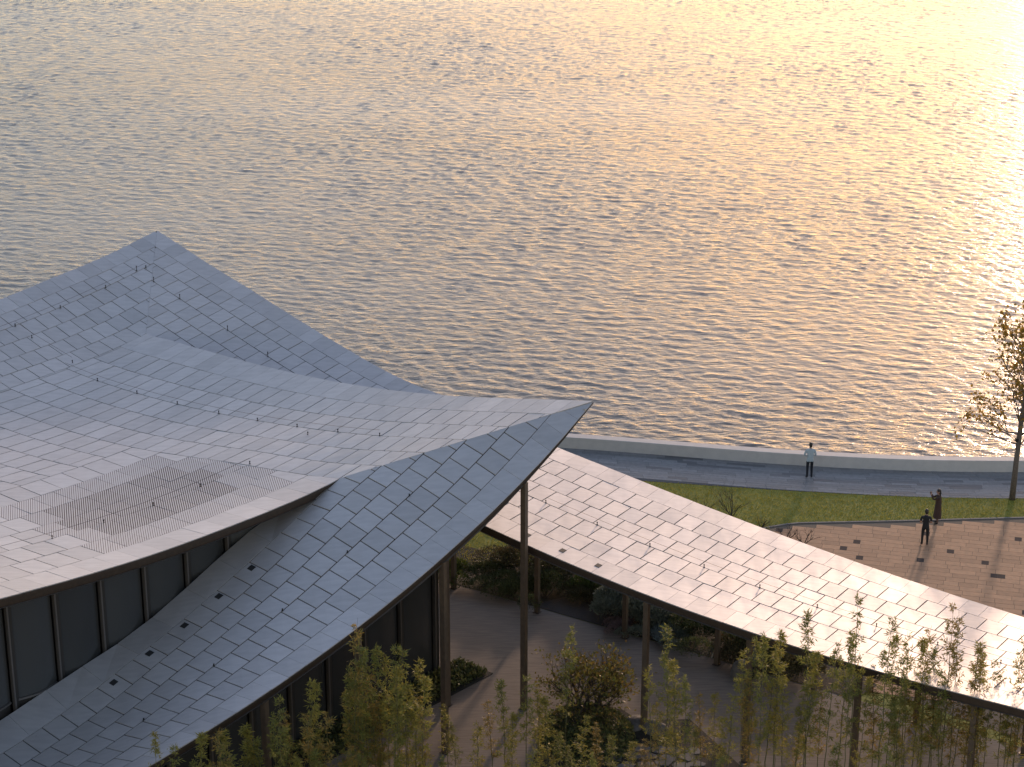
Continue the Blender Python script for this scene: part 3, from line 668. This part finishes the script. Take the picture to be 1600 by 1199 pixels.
# maple by the walkway
def maple():
    r = np.random.default_rng(21); t = tag(empty('maple_tree', (2.85, 67.75, .05)), 'rust and olive leaved small maple with several stems beside the walkway', 'tree'); mb = MB(); tips = []
    for a, l in ((2.4, .8), (.5, .8), (1.6, .3), (3.6, .85), (5.5, .85), (4.5, .5), (0, .35)):
        branch(mb, tips, Vector((.1 * math.cos(a), .1 * math.sin(a), 0)), Vector((math.cos(a) * l, math.sin(a) * l, .9)).normalized(), 1.55, .085, 3, r, .75, .12, .72)
    mb.build('trunk', M_bark, t, True); P_ = []; D_ = []
    for p, d in tips:
        k = r.integers(3, 12); c = np.array(p); P_ += list(c + r.normal(0, .15, (k, 3)) * np.array([1.2, 1.2, .5])); D_ += list(np.array(d) + r.normal(0, .8, (k, 3)))
    obj('crown', leaves_mesh('crown', np.array(P_), np.array(D_), .13, .075, r), LM['maple'], t)
maple()
# autumn tree on the lawn edge
def autumn_tree():
    r = np.random.default_rng(8); t = tag(empty('autumn_tree', (23.12, 87.62, 0)), 'sparse autumn-leaved young tree with straight trunk on the lawn edge', 'tree'); mb = MB(); tips = []
    mb.tube([(0, 0, -.1), (.03, 0, 1.8), (.08, 0, 3.6), (.16, .02, 5.3), (.22, .02, 7.2), (.3, 0, 9.0)], [.15, .125, .11, .085, .055, .02], 10)
    for z, n_ in ((2.7, 3), (3.2, 5), (3.9, 5), (4.6, 5), (5.3, 5), (6.1, 5), (6.9, 4), (7.7, 4), (8.4, 3)):
        for k in range(n_):
            a = r.random() * 6.283; l = min(2.1, (11.2 - z) * .34); branch(mb, tips, Vector((.12, 0, z)), Vector((math.cos(a), math.sin(a), .30 + .08 * z)).normalized(), l, .035, 2, r, .5, .10, .64, (2, 4))
    mb.build('trunk', M_barkp, t, True); P_ = []; D_ = []
    for p, d in tips:
        if r.random() < .42: continue
        k = r.integers(4, 13); c = np.array(p); P_ += list(c + r.normal(0, .15, (k, 3))); D_ += list(r.normal(0, 1, (k, 3)) + np.array([0, 0, -.4]))
    obj('crown', leaves_mesh('crown', np.array(P_), np.array(D_), .17, .12, r), LM['autumn'], t)
    mb = MB(); mb.tube([(0, 0, 2.9), (0, 0, 3.05)], .12, 8); mb.build('trunk_tie', M_black, t)
autumn_tree()
# bare shrubs beyond the canopy
for i, (x, y, h, lab) in enumerate(((9.95, 85.6, 1.15, 'bare leafless shrub behind the canopy, tallest of the bare shrubs on the lawn'), (8.6, 85.7, .7, 'thin bare shrub at the left end of the bare twigs on the lawn'), (11.1, 84.3, .6, 'low bare shrub between the tall bare shrub and the plaza'), (12.1, 83.1, .75, 'bare twiggy shrub on the plaza corner by the canopy edge'), (12.85, 82.7, .6, 'spreading bare shrub at the canopy edge, farthest onto the plaza'))):
    r = np.random.default_rng(40 + i); t = tag(empty('bare_shrub', (x, y, 0)), lab, 'shrub', 'bare shrubs behind the canopy'); mb = MB(); tips = []
    for k in range(6 if i == 0 else 4):
        a = r.random() * 6.283; branch(mb, tips, Vector((0, 0, -.02)), Vector((math.cos(a) * .7, math.sin(a) * .7, .9)).normalized(), h * .95, .022, 3, r, .55, .1, .66, (2, 3))
    mb.build('branches', M_bark, t)

# lawn grass blades where the lawn shows
def grass():
    r = np.random.default_rng(2); n_ = 130000; X = 4 + 34 * r.random(n_); Y = 79.5 + 12.5 * r.random(n_)
    pe = np.interp(X, lx, [prom_edge(x) for x in lx]); py = np.array([plaza_y(x) + .12 if x > 11.5 else -99 for x in X]); ok = (Y < pe - .03) & (Y > py)
    w_ = (X - B0[0]) * Nn[0] + (Y - B0[1]) * Nn[1]; ok &= w_ < -1.0
    X2 = -4 + 8 * r.random(16000); Y2 = 80.5 + 5.5 * r.random(16000); X = np.r_[X[ok], X2]; Y = np.r_[Y[ok], Y2]
    P_ = np.c_[X, Y, np.full(len(X), -.015)]; D_ = r.normal(0, .45, (len(X), 3)) * np.array([1, 1, 0]) + np.array([0, 0, 1.])
    tag(obj('grass', leaves_mesh('grass', P_, D_, .075, .022, r), leaf_mat('grass_blade', (.25, .25, .035), (.35, .29, .05), .45)), 'mown lawn grass between promenade and plaza', 'grass', kind='stuff')
grass()

# bamboo: eight grown variants, each copy its own thing
def bamboo_variant(i):
    r = np.random.default_rng(100 + i); h = 7.; mb = MB(); a = r.random() * 6.283; lean = .10 + .25 * r.random(); pts = []; rad = []
    for k in range(15):
        t = k / 14; pts.append((math.cos(a) * lean * t ** 2.2 + r.normal(0, .012), math.sin(a) * lean * t ** 2.2 + r.normal(0, .012), h * t - .05)); rad.append(.021 * (1 - .85 * t ** 1.6))
    mb.tube(pts, rad, 6); P_ = []; D_ = []; pa = np.array(pts)
    z = h * (.30 + .2 * r.random()); dens_ = 1.0 + .5 * r.random()
    while z < h * .995:
        t = z / h; c = np.array([np.interp(z, pa[:, 2], pa[:, j]) for j in range(2)] + [z]); env = (1 - t) ** .7 * .50 + .07
        if r.random() < .88:
            for _ in range(r.integers(1, 4)):
                b = r.random() * 6.283; L_ = env * (.5 + .9 * r.random()); e = c + np.array([math.cos(b) * L_ * .8, math.sin(b) * L_ * .8, L_ * (.35 + .5 * r.random())]); mb.tube([tuple(c), tuple((c + e) / 2 + np.array([0, 0, .04])), tuple(e)], [.005, .004, .002], 3, False)
                for q in range(int(r.integers(10, 20) * dens_)):
                    f = .25 + .8 * r.random(); P_.append(c + (e - c) * f + r.normal(0, .035, 3)); D_.append((e - c) / L_ * .6 + r.normal(0, .55, 3) + np.array([0, 0, -.25]))
        z += .10 + .09 * r.random()
    return mb.me('culm'), leaves_mesh('foliage', np.array(P_), np.array(D_), .145, .030, r)
BV = [bamboo_variant(i) for i in range(10)]
for i, (c_, f_) in enumerate(BV):
    c_.materials.append(M_culm); f_.materials.append(LM[('bamboo', 'bamboo2', 'bamboo', 'bamboo2', 'bamboo3')[i % 5]])
def ground_for(px_, y):           # plan x for a column of the view at ground distance y
    dep = y * math.cos(R(20.8)) + 37 * math.sin(R(20.8)); return (px_ - 800) * dep / 3236
def bamboo(x, y, h, i, label, group):
    t = tag(empty('bamboo', (x, y, -.05), random.random() * 6.283), label, 'bamboo', group); s_ = h / 7.; w_ = .85 + .3 * random.random()
    t.scale = (w_ * s_ ** .3, w_ * s_ ** .3, s_)
    obj('culm', BV[i % 10][0], None, t); obj('foliage', BV[i % 10][1], None, t)
ORD = 'first second third fourth fifth sixth seventh eighth ninth tenth eleventh twelfth thirteenth fourteenth fifteenth'.split()
for lab, grp, lst in (
  ('bamboo whose leafy tip just overlaps the canopy eave beside the hidden person', 'tall bamboo along the front of the garden', [(8.9, 61.5, 6.91, 0)]),
  ('bamboo with dense dark leafy tip against the pink canopy, left of the thinnest stem', 'tall bamboo along the front of the garden', [(9.93, 61.0, 7.9, 3)]),
  ('thinnest bamboo with sparse yellowish tip reaching highest across the canopy roof', 'tall bamboo along the front of the garden', [(11.43, 61.0, 8.46, 6)]),
  ('tallest thick-leaved bamboo tip of the right-hand cluster over the canopy roof', 'tall bamboo along the front of the garden', [(14.43, 60.5, 8.2, 9)]),
  ('bamboo cut by the right edge of the view', 'tall bamboo along the front of the garden', [(16.63, 60.5, 7.38, 12)]),
  ('bamboo with drooping tufts between the tallest clump and the edge of the view', 'tall bamboo along the front of the garden', [(15.63, 60.5, 7.03, 15)]),
  ('slender yellow-green bamboo standing alone right of the maple', 'tall bamboo along the front of the garden', [(5.3, 62.0, 6.6, 18)]),
  ('single wispy bamboo tip rising over the path left of the maple', 'tall bamboo along the front of the garden', [(1.84, 62.5, 6.5, 21)]),
  ('lone bamboo sprig overlapping the blue roof edge above the left clump', 'tall bamboo along the front of the garden', [(-5.15, 58.5, 8.95, 24)]),
  ('leftmost bamboo tip overlapping the blue lower roof', 'tall bamboo along the front of the garden', [(-10.98, 55.0, 6.71, 27)]),
  ('second bamboo tip from the left against the blue lower roof', 'tall bamboo along the front of the garden', [(-9.71, 55.2, 6.54, 30)]),
  ('slender bamboo in the dense thicket before the canopy', 'bamboo thicket before the far end of the canopy', [(10.5, 60.52, 6.9, 1), (11.1, 61.4, 6.84, 7), (11.14, 60.38, 6.38, 1), (12.23, 60.14, 7.8, 8), (12.85, 61.75, 6.37, 0), (12.87, 60.5, 6.67, 8), (13.21, 60.75, 7.25, 2), (13.67, 61.59, 7.12, 4), (13.74, 60.49, 7.03, 0), (13.98, 61.59, 6.69, 4), (14.32, 61.54, 6.24, 3), (14.69, 60.4, 8.13, 4), (15.33, 61.23, 6.16, 5), (15.27, 60.26, 7.04, 9), (15.89, 60.71, 6.21, 6), (16.48, 61.01, 5.8, 2), (16.82, 60.55, 6.77, 4), (14.28, 60.26, 6.21, 8), (13.33, 61.61, 5.23, 0), (12.37, 61.74, 5.41, 9), (15.01, 61.37, 5.12, 4), (15.98, 61.63, 4.49, 8), (16.54, 60.45, 4.91, 6), (14.15, 61.18, 4.74, 6), (12.93, 60.91, 4.65, 3), (11.66, 60.65, 5.52, 0), (13.56, 60.25, 4.55, 7), (15.5, 61.23, 3.98, 4), (17.04, 61.03, 4.34, 7)]),
  ('leafy bamboo in the clump before the front canopy column', 'bamboo clump before the front canopy column', [(7.84, 61.86, 6.07, 2), (8.22, 62.4, 6.07, 3), (8.31, 60.72, 7.1, 3), (8.68, 61.74, 6.13, 7), (9.17, 61.1, 5.51, 5), (8.11, 61.38, 5.12, 9), (9.64, 61.18, 4.74, 8), (7.24, 60.96, 5.3, 5), (9.83, 60.78, 6.4, 0), (10.49, 61.87, 4.84, 4), (9.72, 61.98, 3.06, 9), (9.06, 62.15, 3.7, 1)]),
  ('short yellowish bamboo in the row right of the maple', 'bamboo row right of the maple', [(4.73, 61.2, 5.82, 2), (5.58, 61.12, 5.98, 0), (5.83, 60.68, 5.51, 1), (6.54, 62.21, 4.21, 4), (6.91, 61.92, 4.08, 5), (5.0, 60.63, 4.81, 4), (7.07, 61.18, 3.77, 2), (5.57, 62.0, 3.3, 6), (4.61, 62.15, 2.46, 9), (6.22, 61.82, 2.9, 1)]),
  ('loose yellow-green bamboo between twin columns and maple', 'loose bamboo before the path', [(-0.21, 61.43, 5.04, 3), (-0.66, 62.51, 3.75, 4), (0.47, 61.15, 5.44, 6), (0.97, 61.98, 4.79, 2), (1.25, 61.5, 4.44, 0), (0.82, 61.55, 3.92, 7), (2.26, 61.21, 3.75, 5), (2.98, 62.69, 2.64, 9), (3.45, 61.07, 3.09, 3), (1.52, 61.66, 2.99, 3), (0.0, 61.1, 4.05, 0), (-1.18, 61.0, 3.87, 2), (-2.18, 61.97, 3.93, 2), (-1.92, 61.99, 3.05, 8), (1.97, 61.78, 2.42, 3), (3.92, 61.48, 2.6, 0)]),
  ('dense bushy bamboo in the clump before the garden glass wall', 'bamboo clump before the garden glass wall', [(-5.05, 58.52, 7.62, 8), (-4.8, 58.83, 7.8, 6), (-4.59, 59.47, 7.29, 3), (-4.31, 59.16, 7.67, 3), (-4.01, 59.09, 7.31, 7), (-3.69, 58.37, 7.97, 6), (-3.45, 59.1, 7.54, 6), (-3.23, 59.8, 6.7, 7), (-2.97, 58.64, 6.75, 0), (-5.33, 58.76, 7.03, 3), (-4.96, 59.25, 6.53, 3), (-4.43, 59.05, 6.75, 4), (-3.88, 58.56, 6.91, 0), (-3.45, 59.9, 5.93, 5), (-2.81, 59.32, 5.55, 9), (-5.17, 59.03, 5.83, 0), (-4.67, 59.19, 5.62, 1), (-4.14, 59.07, 5.81, 9), (-3.68, 59.92, 5.09, 2), (-3.11, 58.91, 5.31, 7)]),
  ('dark green bamboo in the row along the blue roof eave', 'bamboo row along the blue roof eave', [(-6.58, 57.94, 7.06, 5), (-6.35, 58.12, 6.57, 8), (-6.03, 57.19, 6.52, 4), (-7.3, 56.59, 7.2, 6), (-7.54, 57.66, 6.03, 1), (-7.2, 57.69, 6.13, 4), (-7.05, 57.99, 5.37, 3), (-6.29, 56.7, 6.35, 9), (-8.76, 55.23, 6.93, 4), (-8.71, 56.34, 6.1, 0), (-8.54, 56.87, 5.56, 7), (-9.1, 55.9, 5.9, 6), (-8.33, 57.13, 5.06, 3), (-7.88, 57.16, 5.39, 3), (-8.17, 57.2, 5.83, 0), (-9.31, 55.86, 5.52, 4), (-10.18, 54.25, 6.77, 6), (-9.75, 56.1, 5.33, 8)]),
  ('low yellowing bamboo at the very front of the garden', 'low front bamboo', [(-6.02, 56.7, 5.25, 3), (-4.83, 56.89, 5.2, 9), (-4.56, 57.2, 4.79, 8), (-3.7, 57.99, 4.24, 7), (-5.38, 58.25, 3.92, 7), (-6.83, 56.65, 5.0, 0), (-2.26, 57.85, 4.16, 1), (-0.82, 57.48, 4.5, 4), (0.82, 57.69, 4.61, 2), (2.61, 56.67, 4.99, 1), (6.58, 57.98, 4.32, 8), (7.85, 58.23, 4.05, 4), (10.28, 58.11, 4.6, 1), (12.06, 56.75, 5.29, 8)]),
):
    lst = sorted(lst, key=lambda q: q[0] / q[1])
    for k, (x, y, h, i) in enumerate(lst):
        if len(lst) > 1:
            o_ = ORD[k] + ' from the left' if k < (len(lst) + 1) // 2 else ORD[len(lst) - 1 - k] + ' from the right'
            o_ = {'first from the left': 'leftmost', 'first from the right': 'rightmost'}.get(o_, o_)
            bamboo(x, y, h, i, lab + ', ' + o_, grp)
        else: bamboo(x, y, h, i, lab, grp)

# ------------------------------------------------------------------ people
def ellipsoid(bm, c, rad, seg=14, ring=10, rot=None):
    g = bmesh.ops.create_uvsphere(bm, u_segments=seg, v_segments=ring, radius=1)['verts']
    for v in g:
        q = Vector((v.co.x * rad[0], v.co.y * rad[1], v.co.z * rad[2])); v.co = (rot @ q if rot else q) + Vector(c)
    return g
def person(label, loc, rz, J, rad, paint, mats, hair=None, head_c=(0, 0, 1.66), look=0., coat=None, scale=1.):
    """figure facing local +Y: skin-grown body, head with face, five-fingered hands; paint(center) picks the material"""
    t = tag(empty('person', loc, rz), label, 'person', 'people on the waterfront'); t.scale = (scale,) * 3
    names = list(J); idx = {n_: i for i, n_ in enumerate(names)}
    E_ = [('pelvis', 'waist'), ('waist', 'chest'), ('chest', 'neck'), ('neck', 'head0'), ('chest', 'shl'), ('shl', 'ell'), ('ell', 'wrl'), ('wrl', 'hal'), ('chest', 'shr'), ('shr', 'elr'), ('elr', 'wrr'), ('wrr', 'har'),
          ('pelvis', 'hil'), ('hil', 'knl'), ('knl', 'anl'), ('anl', 'tol'), ('pelvis', 'hir'), ('hir', 'knr'), ('knr', 'anr'), ('anr', 'tor')]
    me = bpy.data.meshes.new('skel'); me.from_pydata([J[n_] for n_ in names], [(idx[a], idx[b]) for a, b in E_], []); o = bpy.data.objects.new('skel', me); C.objects.link(o)
    m1 = o.modifiers.new('s', 'SKIN'); m1.use_smooth_shade = True; m2 = o.modifiers.new('u', 'SUBSURF'); m2.levels = 2; m2.render_levels = 2
    if not me.skin_vertices: me.attributes.new if False else None
    sv = me.skin_vertices[0].data
    for i, n_ in enumerate(names): rr = rad[n_]; sv[i].radius = rr if hasattr(rr, '__len__') else (rr, rr); sv[i].use_root = (n_ == 'pelvis')
    dg = bpy.context.evaluated_depsgraph_get(); dg.update(); ev = o.evaluated_get(dg); bm = bmesh.new(); bm.from_mesh(ev.to_mesh()); ev.to_mesh_clear(); bpy.data.objects.remove(o)
    rot = Matrix.Rotation(look, 3, 'Z'); hc = Vector(head_c); tagm = {}
    def blob(c, r_, k, s1=12, s2=8):
        for v in ellipsoid(bm, hc + rot @ Vector(c), r_, s1, s2, rot): tagm[v] = k
    blob((0, 0, 0), (.076, .095, .118), 'skin', 18, 14); blob((0, .035, -.06), (.055, .06, .062), 'skin'); blob((0, .100, -.015), (.014, .02, .026), 'skin', 8, 6)
    blob((-.078, -.005, -.01), (.012, .022, .032), 'skin', 8, 6); blob((.078, -.005, -.01), (.012, .022, .032), 'skin', 8, 6)
    blob((-.03, .085, .01), (.012, .008, .008), 'dark', 8, 6); blob((.03, .085, .01), (.012, .008, .008), 'dark', 8, 6); blob((0, .090, -.062), (.024, .008, .007), 'lip', 8, 6)
    for sd_ in ('l', 'r'):                                         # fingers and thumb
        w0, h0 = Vector(J['wr' + sd_]), Vector(J['ha' + sd_]); f = (h0 - w0).normalized(); side = f.cross(Vector((1, 0, 0)) if abs(f.x) < .8 else Vector((0, 1, 0))).normalized(); nrm = f.cross(side)
        for k, (off, L_) in enumerate(((-.026, .072), (-.009, .082), (.009, .078), (.025, .062), (.04, .05))):
            p = h0 + side * off - f * (.045 if k == 4 else .005); mid = p + f * L_ * .5 + side * (.016 if k == 4 else 0) + nrm * .008; e = p + f * L_ * .85 + side * (.02 if k == 4 else 0) + nrm * .03
            mbf = MB(); mbf.tube([p, mid, e], [.0095, .009, .007], 6); vv = [bm.verts.new(q) for q in mbf.v]
            for v in vv: tagm[v] = 'skin'
            for q in mbf.f: bm.faces.new([vv[i_] for i_ in q])
    keys = list(mats)
    for f_ in bm.faces:
        k = tagm.get(f_.verts[0]) or paint(f_.calc_center_median()); f_.material_index = keys.index(k if k in keys else 'skin'); f_.smooth = True
    me2 = bpy.data.meshes.new('body'); bm.to_mesh(me2); bm.free()
    for k in keys: me2.materials.append(mats[k])
    obj('body', me2, None, t)
    if hair:
        bm = bmesh.new()
        for c, r_ in hair['blobs']: ellipsoid(bm, hc + rot @ Vector(c), r_, 16, 12, rot)
        for v in bm.verts: v.co += Vector((math.sin(v.co.z * 60 + v.co.x * 40), math.cos(v.co.z * 50), 0)) * .003
        mh = bpy.data.meshes.new('hair'); bm.to_mesh(mh); bm.free(); mh.polygons.foreach_set('use_smooth', [True] * len(mh.polygons)); obj('hair', mh, hair['m'], t)
    if coat: coat(t)
    return t
SK = mat('skin', (.36, .21, .145), .6); HAIR = mat('hair_black', (.012, .010, .009), .5); LIP = mat('lip', (.30, .12, .09), .5); DK = mat('eye_dark', (.01, .01, .01), .3)
def body(hands, stance=.10, lean=0., foot=0.):
    J = dict(pelvis=(0, 0, .95), waist=(0, .0, 1.10), chest=(0, lean * .5, 1.36), neck=(0, lean, 1.50), head0=(0, lean, 1.60), hil=(-.095, 0, .90), hir=(.095, 0, .90), knl=(-stance, .02, .49), knr=(stance, .02, .49),
             anl=(-stance - .005, -.02, .085), anr=(stance + .005, -.02, .085), tol=(-stance - .03, .14 + foot, .04), tor=(stance + .03, .14 - foot, .04))
    J.update(hands); return J
RAD = dict(pelvis=(.155, .115), waist=(.14, .10), chest=(.17, .115), neck=.058, head0=.055, hil=.095, hir=.095, knl=.066, knr=.066, anl=.05, anr=.05, tol=.042, tor=.042,
           shl=.066, shr=.066, ell=.05, elr=.05, wrl=.034, wrr=.034, hal=(.04, .022), har=(.04, .022))
def cloth(name, c): return mat(name, c, .85, col2=tuple(q * .8 for q in c), nscale=18, bump=.25)
def paint_std(top_min, sleeve):
    def p(c):
        if c.z < .10: return 'shoe'
        if abs(c.x) > .16 + .0 and c.z > .80 and sleeve(c): return 'top'
        if c.z > 1.53: return 'skin'
        if abs(c.x) > .185 and c.z > .75: return 'skin'
        return 'top' if c.z > top_min else 'leg'
    return p
SHORT = dict(blobs=[((0, -.012, .03), (.086, .10, .105)), ((0, -.05, -.03), (.075, .065, .09))], m=HAIR)
# man at the sea wall, hands held together in front
person('man in pale blue shirt and dark trousers standing at the sea wall facing the lake', (14.06, 90.05, .003), R(2),
       body(dict(shl=(-.19, 0, 1.44), shr=(.19, 0, 1.44), ell=(-.27, .02, 1.17), elr=(.27, .02, 1.17), wrl=(-.10, .20, 1.08), wrr=(.10, .20, 1.08), hal=(-.03, .23, 1.07), har=(.03, .235, 1.085))), RAD,
       paint_std(.88, lambda c: c.z > 1.02), dict(skin=SK, dark=DK, lip=LIP, top=cloth('shirt_pale_blue', (.42, .50, .56)), leg=cloth('trousers_navy', (.012, .014, .022)), shoe=cloth('shoe_black', (.01, .01, .01))), SHORT, (0, .01, 1.70), 0, scale=1.0)
# man in black on the plaza, arms slightly away from the body
person('man in black t-shirt and trousers standing on the plaza with his long shadow behind', (18.13, 82.62, .003), R(-8),
       body(dict(shl=(-.20, 0, 1.43), shr=(.20, 0, 1.43), ell=(-.25, -.01, 1.17), elr=(.25, -.01, 1.17), wrl=(-.16, .18, 1.10), wrr=(.15, .19, 1.12), hal=(-.09, .24, 1.12), har=(.07, .25, 1.14)), .115, .02, .03), RAD,
       paint_std(.90, lambda c: c.z > 1.24), dict(skin=SK, dark=DK, lip=LIP, top=cloth('tshirt_black', (.016, .016, .018)), leg=cloth('trousers_black', (.013, .013, .014)), shoe=cloth('shoe_dark', (.012, .011, .01))), SHORT, (0, .02, 1.70), 0, scale=.955)
# woman in a long coat, phone raised
M_coat = cloth('coat_brown', (.055, .030, .022))
def long_coat(t):
    mb = MB(); rings = [(1.46, .10, .085), (1.40, .185, .125), (1.20, .185, .14), (1.0, .185, .145), (.75, .205, .165), (.5, .22, .185), (.34, .228, .195)]; n_ = 20
    for z, a, b in rings:
        for k in range(n_): q = 6.283 * k / n_; w_ = 1 + .05 * math.sin(5 * q + z * 2) * (1.5 - z); mb.v.append((a * math.cos(q) * w_, b * math.sin(q) * w_, z))
    for i in range(len(rings) - 1):
        for k in range(n_): mb.f.append((i * n_ + k, (i + 1) * n_ + k, (i + 1) * n_ + (k + 1) % n_, i * n_ + (k + 1) % n_))
    mb.build('coat', M_coat, t, True)
wm = person('woman in long dark brown coat raising a phone at the edge of the lawn', (19.11, 84.86, .003), R(82),
       body(dict(shl=(-.17, 0, 1.40), shr=(.17, 0, 1.40), ell=(-.15, .24, 1.30), elr=(.15, .24, 1.30), wrl=(-.05, .36, 1.52), wrr=(.06, .36, 1.52), hal=(-.035, .37, 1.59), har=(.04, .37, 1.59)), .09), RAD,
       lambda c: 'shoe' if c.z < .12 else ('top' if c.z > .45 and (c.z < 1.5) else ('skin' if c.z > 1.3 else 'leg')), dict(skin=SK, dark=DK, lip=LIP, top=M_coat, leg=cloth('stocking_tan', (.16, .10, .075)), shoe=cloth('boot_black', (.012, .011, .01))),
       dict(blobs=[((0, -.012, .03), (.088, .10, .105)), ((0, -.06, -.08), (.082, .06, .15)), ((0, -.075, -.2), (.075, .045, .12))], m=HAIR), (0, .02, 1.66), 0, long_coat, scale=.96)
ph = MB(); q = Vector((19.11, 84.86, 0)) + Matrix.Rotation(R(82), 3, 'Z') @ Vector((.0, .40, 1.60)) * .96; ph.box((q.x, q.y, q.z), (.012, .145, .075), 0); tag(ph.build('phone', mat('phone_glass', (.02, .02, .022), .2)), 'phone held up in both hands by the woman in brown', 'phone')
person('person in dark clothes with blue top half hidden behind bamboo under the canopy', (9.25, 70.5, .003), R(60),
       body(dict(shl=(-.19, 0, 1.43), shr=(.19, 0, 1.43), ell=(-.25, 0, 1.16), elr=(.25, 0, 1.16), wrl=(-.24, .10, .94), wrr=(.24, .10, .94), hal=(-.235, .13, .87), har=(.235, .13, .87))), RAD,
       paint_std(.90, lambda c: c.z > .98), dict(skin=SK, dark=DK, lip=LIP, top=cloth('jacket_blue', (.03, .045, .10)), leg=cloth('trousers_dark', (.014, .014, .016)), shoe=cloth('shoe_grey', (.03, .03, .03))), SHORT, (0, .01, 1.70), 0, scale=.97)
